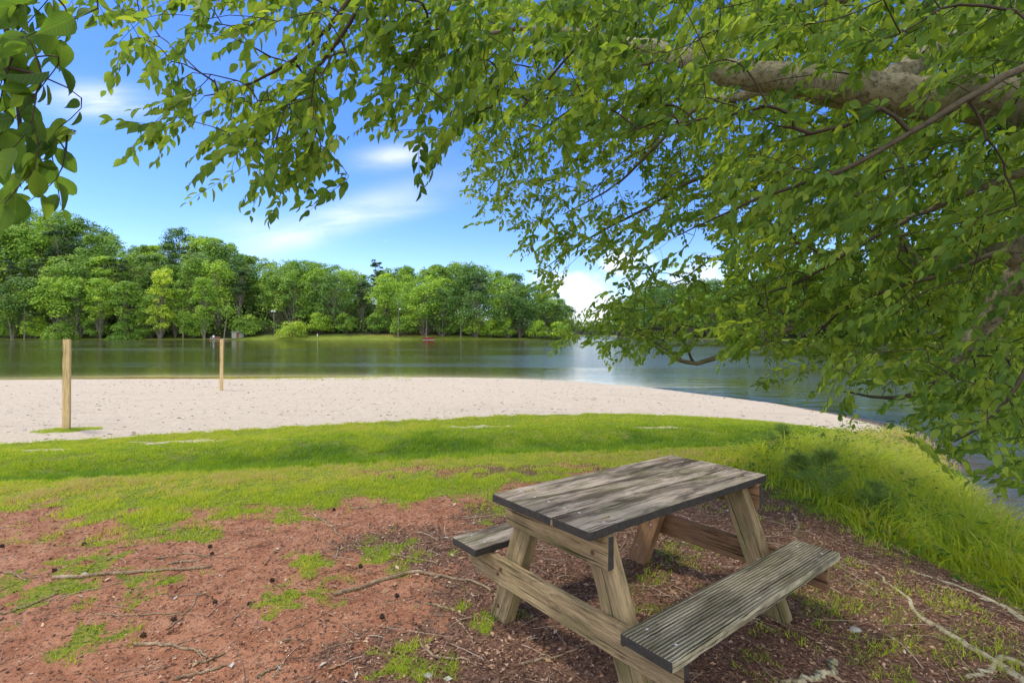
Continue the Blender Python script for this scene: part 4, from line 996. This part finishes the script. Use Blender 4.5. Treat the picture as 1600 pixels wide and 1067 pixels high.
# ------------------------------------------------------------------ far woods
def clump_quads(C, N, size, tint):
    """leaf-clump quads: centres, normals"""
    n = len(C); N = norm(N); a = norm(np.cross(N, rng.normal(0, 1, (n, 3)))); b_ = np.cross(N, a)
    s = size[:, None]; e = rng.uniform(.55, 1.0, (n, 4, 1))
    V = np.stack([C + a * s * e[:, 0], C + b_ * s * e[:, 1] * .8, C - a * s * e[:, 2], C - b_ * s * e[:, 3] * .8], 1)
    lo, sz = tile(4, [0, 1, 2, 3], [4], n)
    return np_mesh('crown', V.reshape(-1, 3), lo, sz, {'tint': np.repeat(np.clip(tint, 0, 1), 4)})
def make_tree(h, w, bare, kind, seed):
    """returns (trunk mesh, crown mesh) for a tree of height h, crown width w"""
    global rng
    keep_ = rng; rng = np.random.default_rng(seed)
    g = Geo(); lx = rng.normal(0, .03, 2) * h
    P = smooth_path([(0, 0, -1.0), (0, 0, .3), (lx[0] * .5, lx[1] * .5, h * .5), (lx[0], lx[1], h * .93)], 14)
    g.tube(P, np.interp(np.linspace(0, 1, 14), [0, .1, 1], [h * .016, h * .0125, .03]), 8, False)
    C, N, S, Tn = [], [], [], []
    npuff = {'broad': 46, 'tall': 50, 'pine': 30, 'bush': 30, 'willow': 40}[kind]
    for k in range(npuff):
        if kind == 'bush': t = rng.uniform(.12, .9); rad = w * .5 * math.sqrt(max(.05, 1 - ((t - .35) / .68) ** 2)); zc_ = h * t
        elif kind == 'pine': t = rng.random(); zc_ = h * (bare + (1 - bare) * t); rad = w * .5 * math.sqrt(max(.05, 1 - ((t - .5) / .6) ** 2)) * rng.uniform(.4, 1.1)
        else:
            t = rng.random(); zc_ = h * (bare + (1 - bare) * t * .97)
            pr = math.sqrt(max(.03, 1 - ((t - .42) / .62) ** 2)) if kind != 'tall' else math.sqrt(max(.03, 1 - ((t - .5) / .56) ** 2)) * (.82 + .18 * math.sin(t * 11 + seed))
            rad = w * .5 * pr
        a = k * 2.4 + rng.normal(0, .5); rr = rad * math.sqrt(rng.uniform(.15, 1))
        c = np.array([lx[0] * zc_ / h + rr * math.cos(a), lx[1] * zc_ / h + rr * math.sin(a), zc_])
        j = min(13, max(2, int(13 * (zc_ - h * .1) / h)))
        if kind != 'bush': g.tube(np.array([P[j], (P[j] + c) / 2 + (0, 0, .1), c]), [h * .004, h * .0025, .02], 4, False)
        pr_ = w * rng.uniform(.16, .25) * (1.1 if kind == 'bush' else 1) * (.75 if kind == 'pine' else 1)
        nq = int(86 * rng.uniform(.7, 1.3))
        dq = norm(rng.normal(0, 1, (nq, 3))); dq[:, 2] = np.where(dq[:, 2] < -.35, -dq[:, 2], dq[:, 2])
        flat = .55 if kind == 'pine' else (.88 if kind != 'bush' else .8)
        pos = c + dq * np.array([1, 1, flat]) * pr_ * rng.uniform(.55, 1.08, (nq, 1))
        if kind == 'willow': pos[:, 2] -= np.linalg.norm(pos[:, :2] - lx, axis=1) * .35
        C.append(pos); N.append(dq + np.array([0, 0, .7]) + rng.normal(0, .5, (nq, 3)))
        S.append(rng.uniform(.24, .52, nq) * (1 if h > 8 else .7)); Tn.append(np.full(nq, .45 + rng.normal(0, .12)) + rng.normal(0, .10, nq))
    cm = clump_quads(np.concatenate(C), np.concatenate(N), np.concatenate(S), np.concatenate(Tn)); tm = g.mesh('trunk', True)
    rng = keep_
    return tm, cm
PROTO = {}
def proto(key, h, w, bare, kind, seed):
    tm, cm = make_tree(h, w, bare, kind, seed); tm.materials.append(M['far_bark']); PROTO[key] = (tm, cm, h)
proto('b1', 22, 12, .22, 'broad', 101); proto('b2', 20, 11, .30, 'broad', 102); proto('b3', 24, 13, .18, 'broad', 103)
proto('t1', 25, 9.5, .30, 'tall', 104); proto('t2', 22, 8, .16, 'tall', 105); proto('t3', 16, 8, .12, 'tall', 106)
proto('p1', 26, 9, .5, 'pine', 107); proto('p2', 24, 8, .35, 'pine', 108)
proto('s1', 7, 7, .05, 'broad', 109); proto('s2', 5, 8, .0, 'willow', 110); proto('bush', 5.2, 9.5, .0, 'bush', 111); proto('y1', 25, 9, .13, 'tall', 112)
SHADE = {'dark': (.24, 'dark green'), 'mid': (.44, 'mid green'), 'light': (.6, 'light green'), 'lime': (.92, 'bright yellow-green')}
FM = {}
for nm_, (v, _) in SHADE.items():
    k = {'dark': (.55, .62, .9), 'mid': (1, 1, 1), 'light': (1.4, 1.3, 1.0), 'lime': (1.9, 1.5, 1.1)}[nm_]
    base = [(0.0, (0.022, 0.050, 0.010)), (0.35, (0.041, 0.085, 0.012)), (0.65, (0.070, 0.120, 0.015)), (1.0, (0.11, 0.17, 0.024))]
    FM[nm_] = leaf_mat(nm_ + '_woodland_leaf', [(p, tuple(c_ * f_ * 3.5 * w_ for c_, f_, w_ in zip(col, k, (1.1, 1, 1.15)))) for p, col in base], .3, False, .6, .2, .12)
meshcache = {}
def far_tree(key, x, y, hscale, wscale, shade, label, name='woodland_tree', cat='tree', group='trees of the wooded far shore', z=None, rz=None):
    tm, cm, h0 = PROTO[key]
    if (key, shade) not in meshcache:
        c2 = cm.copy(); c2.materials.clear(); c2.materials.append(M['pine_leaf'] if key[0] == 'p' else FM[shade]); meshcache[(key, shade)] = c2
    root = empty(name, (x, y, float(far_z(np.array([x]), np.array([y]))[0]) if z is None else z), (0, 0, rng.uniform(0, 6.28) if rz is None else rz))
    root.scale = (wscale, wscale, hscale); tag(root, label, cat, group)
    t = bpy.data.objects.new('trunk', tm); COL.objects.link(t); t.parent = root
    c = bpy.data.objects.new('crown', meshcache[(key, shade)]); COL.objects.link(c); c.parent = root
    return root
LAND = [(104, 'nearer sand post'), (250, 'yellow-green tree'), (346, 'farther sand post'), (428, 'floodlight pole'), (560, 'open grassy bank'), (670, 'red boat'), (890, 'right wood end')]
ORD = ['first', 'second', 'third', 'fourth', 'fifth', 'sixth', 'seventh', 'eighth', 'ninth', 'tenth', 'eleventh', 'twelfth']
SKYL = lambda px: np.interp(px, [-300, 0, 60, 110, 170, 210, 270, 330, 370, 420, 480, 560, 640, 720, 780, 830, 870, 890, 940], [306, 320, 336, 344, 362, 388, 384, 372, 394, 413, 408, 428, 424, 414, 428, 446, 458, 478, 505])
rows = [('waterside', 7, 40, .80), ('second-row', 17, 36, .9), ('mid-slope', 30, 36, 1.0), ('skyline', 48, 36, 1.0), ('hilltop', 66, 38, 1.0)]
todo = []
for ri, (rn, dep_, step, hf) in enumerate(rows):
    px = -150.0 + ri * 17
    while px < 905:
        jx = px + rng.uniform(-11, 11); px += step * rng.uniform(.8, 1.2)
        y = 172.5 + dep_ + rng.uniform(-3, 3); x = (jx - 800) * y / F
        dd = float(sdist(FARSH, np.array([x]), np.array([y]))[0])
        if dd < 3: continue
        if ri == 0 and (400 < jx < 478 or 495 < jx < 640 or 238 < jx < 262 or 356 < jx < 400): continue
        if ri == 1 and (560 < jx < 600 or 408 < jx < 450): y += 5
        zb = float(far_z(np.array([x]), np.array([y]))[0])
        ztop = H + (YH - SKYL(jx)) * y / F
        full = ztop - zb
        key = ['b1', 't1', 'b2', 't2', 'b3', 't2', 'b1', 'b3', 'b2', 't1', 'p1', 'p2'][int(rng.integers(0, 12 if ri in (1, 2) else 10))]
        hh = {0: np.clip(full * rng.uniform(.50, .78), 9, 21), 1: np.clip(full * rng.uniform(.70, .92), 9, 27), 2: np.clip(full * rng.uniform(.84, 1.0), 8, 33), 3: np.clip(full * rng.uniform(.96, 1.08), 6, 36), 4: np.clip(full * rng.uniform(.94, 1.06), 5, 36)}[ri]
        hs = hh / PROTO[key][2] * (1.1 if key[0] == 'p' and ri >= 3 else 1); ws = min(1.35, max(.95, hs * 1.1)) * rng.uniform(.92, 1.12)
        sh = rng.choice(['dark', 'mid', 'light'], p=[.25, .43, .32]); 
        if jx > 790: sh = rng.choice(['dark', 'mid'], p=[.6, .4])
        todo.append([ri, jx, key, x, y, hs, ws, sh])
from collections import defaultdict
slot = defaultdict(list)
for t in sorted(todo, key=lambda t: t[1]):
    li = min(range(len(LAND)), key=lambda i: abs(LAND[i][0] - t[1])); sd_ = 'left' if t[1] < LAND[li][0] else 'right'; slot[(t[0], li, sd_)].append(t)
for (ri, li, sd_), L_ in slot.items():
    L_.sort(key=lambda t: abs(t[1] - LAND[li][0]))
    for k, (ri_, jx, key, x, y, hs, ws, sh) in enumerate(L_):
        kind = 'pine' if key[0] == 'p' else 'broadleaf tree'
        far_tree(key, x, y, hs, ws, sh, f'{SHADE[sh][1] if kind != "pine" else "dusky"} {kind}, {rows[ri][0]} row across the lake, {ORD[k]} {sd_} of {LAND[li][1]}')
def far_px(px, d): return (px - 800) * d / F
# trees the photo singles out
far_tree('y1', far_px(250, 176), 176, .98, .92, 'lime', 'tall bright yellow-green tree at the waterline between the two sand posts', group=None)
far_tree('b2', far_px(283, 236), 236, 1.0, 1.15, 'dark', 'dark round-topped tree rising above all others on the left skyline', z=float(H + (YH - 358) * 236 / F - 20.5), group=None)
far_tree('p1', far_px(592, 215), 215, .95, .75, 'dark', 'thin sparse pine poking above the skyline in the middle', z=float(H + (YH - 408) * 215 / F - 24.7), group=None)
far_tree('bush', far_px(457, 177), 177, .98, .95, 'lime', 'large rounded lime-green bush on the grassy far bank', 'round_bush', 'bush', None)
for px, lab in ((195, 'drooping dark shrub at the water edge right of the nearer sand post'), (98, 'low dark shrub at the water edge behind the nearer sand post')): far_tree('s2', far_px(px, 175), 175, 1.15, 1.2, 'mid', lab, 'waterside_shrub', 'shrub', None)
for px, lab in ((10, 'small shrub under the trees at the left edge of the far bank'), (300, 'small tree under the wood left of the dock'), (230, 'small tree just left of the yellow-green tree'), (500, 'low shrub right of the round lime bush'), (630, 'small tree left of the red boat'), (700, 'small tree just right of the red boat'), (740, 'second small tree right of the red boat'), (790, 'shrub at the water edge below the right part of the wood'), (840, 'low dark shrub near the right end of the wood'), (875, 'last low shrub at the right tip of the wood'), (150, 'small tree under the wood between nearer post and drooping shrub'), (55, 'small understory tree left of the nearer post'), (385, 'small tree shading the grey shed'), (540, 'small tree behind the grassy bank'), (590, 'small understory tree above the clay patch'), (765, 'leaning small tree over the water right of the boat')):
    y = 179 + (5 if 480 < px < 620 else 0) + (3 if px == 385 else 0); far_tree('s1', far_px(px, y), y, rng.uniform(.8, 1.2), rng.uniform(.85, 1.2), 'mid' if rng.random() < .6 else 'light', lab, 'understory_tree', 'tree', 'small trees under the far wood')
# pale straight trunks showing at the water edge
for px, lean, hh, lab in ((38, 0, 15, 'pale bare trunk left of the nearer sand post'), (88, 1.2, 16, 'pale leaning trunk right behind the nearer sand post'), (18, -1.5, 9, 'crooked pale trunk near the left edge'), (286, .2, 8, 'white straight trunk left of the farther sand post'), (350, 1.4, 10, 'thin pale leaning trunk behind the farther sand post'), (320, 0, 6, 'short pale trunk left of the dock'), (622, .4, 13, 'pale bare trunk above the clay patch'), (666, .2, 9, 'thin trunk directly above the red boat'), (720, .2, 7, 'pale trunk right of the red boat')):
    x = far_px(px, 175.5); z = float(far_z(np.array([x]), np.array([175.5]))[0]); r = empty('slender_tree', (x, 175.5, z)); tag(r, lab + ' with small leafy top', 'tree')
    g = Geo(); P = smooth_path([(0, 0, -.5), (lean * .2, 0, hh * .3), (lean, 0, hh)], 10); g.tube(P, np.linspace(.24, .09, 10), 7, False); link('trunk', g.mesh('trunk', True), M['far_bark'], r)
    n = 500; C = P[-1] + rng.normal(0, 1, (n, 3)) * (1.7, 1.7, 1.6); link('crown', clump_quads(C, rng.normal(0, 1, (n, 3)) + (0, 0, .8), rng.uniform(.2, .4, n), rng.normal(.5, .15, n)), FM['mid'], r)
# undergrowth filling the wood floor
n = 80000; X = rng.uniform(-330, 40, n); Y = rng.uniform(174, 270, n); k_ = rng.random(n) < .2; X[k_] = rng.uniform(60, 160, k_.sum()); Y[k_] = rng.uniform(60, 320, k_.sum()); dU = sdist(FARSH, X, Y)
ok = (dU > 9 + 3 * fbm(X * .1, Y * .1, 2, 77)) & (dU < 75) & ~((dU < 14) & (X > -56) & (X < -30)); X, Y, dU = X[ok], Y[ok], dU[ok]
hU = (1.8 + 8.0 * fbm(X * .12, Y * .12, 3, 78) ** 1.5) * rng.random(len(X)) ** .8
me = clump_quads(np.column_stack([X, Y, far_z(X, Y, dU) + hU]), rng.normal(0, .7, (len(X), 3)) + (0, -.3, .8), rng.uniform(.3, .65, len(X)), rng.normal(.4, .2, len(X))); me.name = 'undergrowth'
tag(link('woodland_undergrowth', me, FM['mid']), kind='stuff')
# the wood on the right-hand shore and at the head of the lake
RL = 'dark green tree on the far right-hand shore seen through gaps in the overhanging leaves'
for row in range(3):
    for t in np.linspace(0, 1, 30):
        px_, py_ = np.array([62, 60, 66, 76, 88, 105, 140.]), np.array([310, 285, 230, 180, 135, 95, 60.])
        x = np.interp(t * 6, range(7), px_) + 6 + row * 9 + rng.uniform(-3, 3); y = np.interp(t * 6, range(7), py_) + 3 + row * 6 + rng.uniform(-3, 3)
        far_tree(['b1', 'b2', 't2', 'b3'][int(rng.integers(0, 4))], x, y, rng.uniform(.8, 1.0) + row * .12, rng.uniform(.95, 1.2), rng.choice(['dark', 'mid']), RL, group='trees on the right-hand far shore')
HL = 'hazy low tree at the far head of the lake under the white cloud'
for k in range(16):
    x = 22 + k * 3.9 + rng.uniform(-1, 1); far_tree(['b1', 't3', 'b2'][k % 3], x, 408 + rng.uniform(0, 16), rng.uniform(.45, .75), rng.uniform(.7, .9), 'dark' if k % 2 else 'mid', HL, group='trees at the head of the lake')

# ------------------------------------------------------------------ things on the far bank
def boxobj(name, lo, hi, mat, parent, bev=.02):
    bm = bmesh.new(); bmesh.ops.create_cube(bm, size=1)
    lo, hi = Vector(lo), Vector(hi)
    for v in bm.verts: v.co = Vector(((lo[i] + hi[i]) / 2 + v.co[i] * (hi[i] - lo[i]) for i in range(3)))
    if bev: bmesh.ops.bevel(bm, geom=bm.edges[:], offset=bev, segments=1, affect='EDGES')
    me = bpy.data.meshes.new(name); bm.to_mesh(me); bm.free(); return link(name, me, mat, parent)
M['shedwall'] = flat_mat('pale_grey_siding', (.34, .36, .33), .8, .1, 2); M['shedroof'] = flat_mat('grey_shed_roof', (.25, .25, .25), .7, .2, 3)
M['red'] = flat_mat('faded_red_paint', (.36, .03, .035), .5, .15, 3); M['white'] = flat_mat('dull_white_paint', (.72, .70, .66), .5, .06, 3); M['lilac'] = flat_mat('pale_lilac_cloth', (.42, .38, .52), .8, .1, 6)
M['dockwood'] = flat_mat('pale_dock_plank', (.50, .38, .28), .8, .15, 3); M['brown'] = flat_mat('reddish_brown_wood', (.24, .10, .055), .8, .2, 3); M['lamp'] = flat_mat('white_lamp_housing', (.75, .76, .78), .4, .04, 3)
# shed
d = 181.0; x = far_px(372, d); z = float(far_z(np.array([x]), np.array([d]))[0]); shed = empty('garden_shed', (x, d, z), (0, 0, math.radians(24))); tag(shed, 'small pale grey shed half hidden by trees on the far bank', 'shed')
g = Geo(); g.add([(-1.9, -1.5, -.5), (1.9, -1.5, -.5), (1.9, -1.5, 2.1), (0, -1.5, 3.0), (-1.9, -1.5, 2.1), (-1.9, 1.5, -.5), (1.9, 1.5, -.5), (1.9, 1.5, 2.1), (0, 1.5, 3.0), (-1.9, 1.5, 2.1)],
    [0, 1, 2, 3, 4, 9, 8, 7, 6, 5, 1, 6, 7, 2, 5, 0, 4, 9], [5, 5, 4, 4]); link('wall', g.mesh('wall'), M['shedwall'], shed)
for s in (-1, 1):
    g = Geo(); th = .09; p = [(0, 3.04), (s * 2.3, 1.95)]
    V = [(a[0], yy, a[1] + dz) for yy in (-1.8, 1.8) for dz in (0, th) for a in p]; g.add(V, [0, 1, 3, 2, 4, 6, 7, 5, 0, 4, 5, 1, 2, 3, 7, 6, 0, 2, 6, 4, 1, 5, 7, 3], [4] * 6); link('roof', g.mesh('roof'), M['shedroof'], shed)
boxobj('door', (-.45, -1.53, -.1), (.45, -1.503, 1.9), M['brown'], shed, 0)
# pole with two floodlights
d = 184.0; x = far_px(428, d); z = float(far_z(np.array([x]), np.array([d]))[0]); pole = empty('floodlight_pole', (x, d, z)); tag(pole, 'wooden pole carrying two white floodlights on the far bank', 'pole')
ph = H + (YH - 484) * d / F - z
g = Geo(); g.tube([(0, 0, -.5), (0, 0, ph * .5), (0, 0, ph)], [.17, .15, .12], 10); link('shaft', g.mesh('shaft', True), M['far_bark'], pole)
boxobj('crossarm', (-.75, -.2, ph - .75), (.75, -.1, ph - .62), M['far_bark'], pole)
for s in (-1, 1):
    g = Geo(); g.tube([(s * .5, -.1, ph - .45), (s * .5, -.4, ph - .55), (s * .5, -.62, ph - .68)], [.15, .34, .40], 12); link('floodlight', g.mesh('floodlight', True), M['lamp'], pole)
# red boat drawn up on the bank
d = 172.3; bx = far_px(670, d); boat = empty('rowing_boat', (bx, d, WATER + .12), (0, 0, math.radians(6))); tag(boat, 'red and white boat drawn up at the edge of the far bank', 'boat')
def hull(z0, z1, w0, w1, n=14, L=2.2):
    V = []; 
    for zz, ww, lf in ((z0, w0, .86), (z1, w1, 1.0)):
        for k in range(n + 1):
            t = -1 + 2 * k / n; wd = ww * (1 - max(0, t) ** 2.6) * (1 - .25 * max(0, -t) ** 3); V += [(t * L * lf, -wd, zz + .18 * max(0, t) ** 2), (t * L * lf, wd, zz + .18 * max(0, t) ** 2)]
    m = 2 * (n + 1); lo, sz = [], []
    for k in range(n):
        a = 2 * k; lo += [a, a + 2, m + a + 2, m + a, a + 1, m + a + 1, m + a + 3, a + 3, a, a + 1, a + 3, a + 2]; sz += [4, 4, 4]
    lo += [0, m, m + 1, 1]; sz += [4]
    g = Geo(); g.add(V, lo, sz); return g.mesh('hull')
link('hull', hull(-.3, .04, .5, .72), M['white'], boat); link('side', hull(.043, .62, .73, .82), M['red'], boat)
for xx in (-1.1, -.1, .9): boxobj('thwart', (xx - .14, -.6, .50), (xx + .14, .6, .56), M['brown'], boat, .01)
boxobj('seat_back', (-.55, -.3, .56), (-.47, .3, 1.15), M['white'], boat, .02)
# dock with a chair and a bench
d = 171.4; x0, x1 = far_px(329, d), far_px(358, d); dock = empty('small_dock', ((x0 + x1) / 2, d, WATER)); tag(dock, 'low plank dock at the far bank beside the farther sand post', 'dock')
W_ = (x1 - x0) / 2; boxobj('deck', (-W_, -.9, .22), (W_, 1.6, .34), M['dockwood'], dock, .01)
for xx in (-W_ + .2, 0, W_ - .2): g = Geo(); g.tube([(xx, -.8, -1.5), (xx, -.8, 0), (xx, -.8, .45)], [.09, .09, .09], 8); link('pile', g.mesh('pile'), M['brown'], dock)
ch = empty('deck_chair', (far_px(331.5, d), d + .2, WATER + .34), (0, 0, math.radians(-20))); tag(ch, 'pale lilac and white chair at the left end of the dock', 'chair')
boxobj('seat', (-.42, -.4, .40), (.42, .4, .48), M['lilac'], ch); boxobj('backrest', (-.42, .36, .48), (.42, .44, 1.2), M['white'], ch)
for s in (-1, 1):
    boxobj('armrest', (s * .46 - .05, -.4, .62), (s * .46 + .05, .4, .67), M['white'], ch, .01)
    for yy in (-.36, .36): boxobj('leg', (s * .46 - .04, yy - .04, 0), (s * .46 + .04, yy + .04, .62), M['lilac'], ch, .01)
be = empty('garden_bench', (far_px(339, 174), 174.2, float(far_z(np.array([far_px(339, 174)]), np.array([174.2]))[0]))); tag(be, 'reddish-brown wooden bench behind the dock', 'bench')
boxobj('seat', (-.9, -.25, .42), (.9, .25, .48), M['brown'], be); boxobj('backrest', (-.9, .25, .5), (.9, .31, 1.0), M['brown'], be)
for s in (-1, 1):
    for yy in (-.2, .2): boxobj('leg', (s * .8 - .05, yy - .05, -.1), (s * .8 + .05, yy + .05, .42), M['brown'], be, .01)
mk = empty('marker_post', (far_px(496, 178), 178, float(far_z(np.array([far_px(496, 178)]), np.array([178.]))[0]))); tag(mk, 'short white marker post on the far bank right of the round bush', 'post')
g = Geo(); g.tube([(0, 0, -.3), (0, 0, .9)], [.14, .14], 8); link('shaft', g.mesh('shaft'), M['white'], mk); g = Geo(); g.tube([(0, 0, .9), (0, 0, 1.02), (0, 0, 1.1)], [.18, .18, .05], 8); link('cap', g.mesh('cap'), M['white'], mk)

# ------------------------------------------------------------------ sky, sun, camera
SUN_EL, SUN_AZ = math.radians(60), math.radians(-68)      # azimuth from +Y, clockwise positive: behind and to the left
w = bpy.data.worlds.new('World'); SC.world = w; w.use_nodes = True
nt = w.node_tree; nt.nodes.clear(); b = NB(nt)
out = nt.nodes.new('ShaderNodeOutputWorld'); bg = nt.nodes.new('ShaderNodeBackground')
sky = nt.nodes.new('ShaderNodeTexSky'); sky.sky_type = 'NISHITA'; sky.sun_disc = False; sky.sun_elevation = SUN_EL; sky.sun_rotation = SUN_AZ
sky.ozone_density = 3.4; sky.air_density = .9; sky.dust_density = 0.15
hs = nt.nodes.new('ShaderNodeHueSaturation'); hs.inputs['Saturation'].default_value = 1.28; hs.inputs['Hue'].default_value = .517; b.l(sky.outputs[0], hs.inputs['Color'])
co = b.n('ShaderNodeTexCoord').outputs['Generated']
sp = b.n('ShaderNodeSeparateXYZ'); b.l(co, sp.inputs[0])
yy = b.math('MAXIMUM', sp.outputs[1], .05)
U = b.math('DIVIDE', sp.outputs[0], yy); Vv = b.math('DIVIDE', sp.outputs[2], yy)
cv = b.n('ShaderNodeCombineXYZ'); b.l(U, cv.inputs[0]); b.l(Vv, cv.inputs[1])
def blob(px, py, rx, ry, tilt=0.0):
    u0, v0 = (px - 800) / F, (YH - py) / F
    du = b.math('SUBTRACT', U, u0); dv = b.math('SUBTRACT', Vv, v0)
    c_, s_ = math.cos(tilt), math.sin(tilt)
    a1 = b.math('ADD', b.math('MULTIPLY', du, c_), b.math('MULTIPLY', dv, s_)); a2 = b.math('SUBTRACT', b.math('MULTIPLY', dv, c_), b.math('MULTIPLY', du, s_))
    a1 = b.math('DIVIDE', a1, rx / F); a2 = b.math('DIVIDE', a2, ry / F)
    return b.math('EXPONENT', b.math('MULTIPLY', b.math('ADD', b.math('MULTIPLY', a1, a1), b.math('MULTIPLY', a2, a2)), -1.0))
wisp = b.noise(b.mapping(cv.outputs[0], (3.5, 16, 1), rot=(0, 0, -.25)), 1.0, 6, .62, .8)
puff = b.noise(cv.outputs[0], 9.0, 7, .6, .2)
parts = [(150, 158, 75, 24, -.05, .95), (612, 245, 55, 16, .12, .8), (520, 345, 170, 24, .33, .70), (400, 360, 90, 20, -.1, .25), (640, 330, 60, 12, .2, .3), (1010, 180, 60, 40, 0, .3)]
tot = None
for px, py, rx, ry, tl, amp in parts:
    v = b.math('MULTIPLY', blob(px, py, rx, ry, tl), amp); tot = v if tot is None else b.math('ADD', tot, v)
cw = b.math('MULTIPLY', tot, b.rng(wisp, .32, .62, .35, 1.15))
cu = None
for px, py, rx, ry, amp in ((900, 445, 75, 30, .8), (965, 412, 38, 24, .9), (960, 490, 120, 36, .95), (1150, 455, 300, 60, .62), (850, 470, 50, 20, .45)):
    v = b.math('MULTIPLY', blob(px, py, rx, ry), amp); cu = v if cu is None else b.math('MAXIMUM', cu, v)
cc = b.rng(b.math('ADD', cu, b.rng(puff, .3, .7, -.42, .3)), .25, .75)
hz = b.rng(sp.outputs[2], .0, .18, .22, 0.0)
# unseen broken cloud behind the viewer, added extra bright to lift the shade
bk_fill = b.math('MULTIPLY', b.rng(b.noise(co, 2.2, 6, .6), .42, .62), b.rng(sp.outputs[1], .1, -.3, 0, 1.0))
wh = b.n('ShaderNodeRGB'); wh.outputs[0].default_value = (6.0, 6.0, 6.3, 1)
hzc = b.n('ShaderNodeRGB'); hzc.outputs[0].default_value = (3.9, 5.2, 9.0, 1)
c1 = b.mix(hz, hs.outputs[0], hzc.outputs[0])
amt = b.math('MAXIMUM', b.math('MULTIPLY', cw, .62), b.math('MULTIPLY', cc, .8), clamp=True)
c2 = b.mix(bk_fill, b.mix(amt, c1, wh.outputs[0]), (13.5, 13.2, 12.8))
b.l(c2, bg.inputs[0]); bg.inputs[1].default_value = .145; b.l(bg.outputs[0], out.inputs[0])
sd = bpy.data.lights.new('sun', 'SUN'); sd.energy = 1.75; sd.angle = math.radians(8); sd.color = (1, .93, .82)
so = bpy.data.objects.new('sun', sd); COL.objects.link(so)
ds = Vector((math.sin(SUN_AZ) * math.cos(SUN_EL), math.cos(SUN_AZ) * math.cos(SUN_EL), math.sin(SUN_EL)))
so.rotation_euler = ds.to_track_quat('Z', 'Y').to_euler(); so.location = ds * 60
cam = bpy.data.cameras.new('camera'); cam.lens = F / 1600 * 36; cam.sensor_width = 36; cam.shift_y = -(533.5 - YH) / 1600; cam.clip_end = 3000; cam.clip_start = .05
cobj = bpy.data.objects.new('camera', cam); COL.objects.link(cobj); cobj.location = (0, 0, H); cobj.rotation_euler = (math.pi / 2, 0, 0); SC.camera = cobj
SC.view_settings.view_transform = 'Standard'; SC.view_settings.look = 'None'; SC.view_settings.exposure = .78; SC.view_settings.gamma = 1
SC.cycles.max_bounces = 5; SC.cycles.diffuse_bounces = 3; SC.cycles.glossy_bounces = 3; SC.cycles.transparent_max_bounces = 12
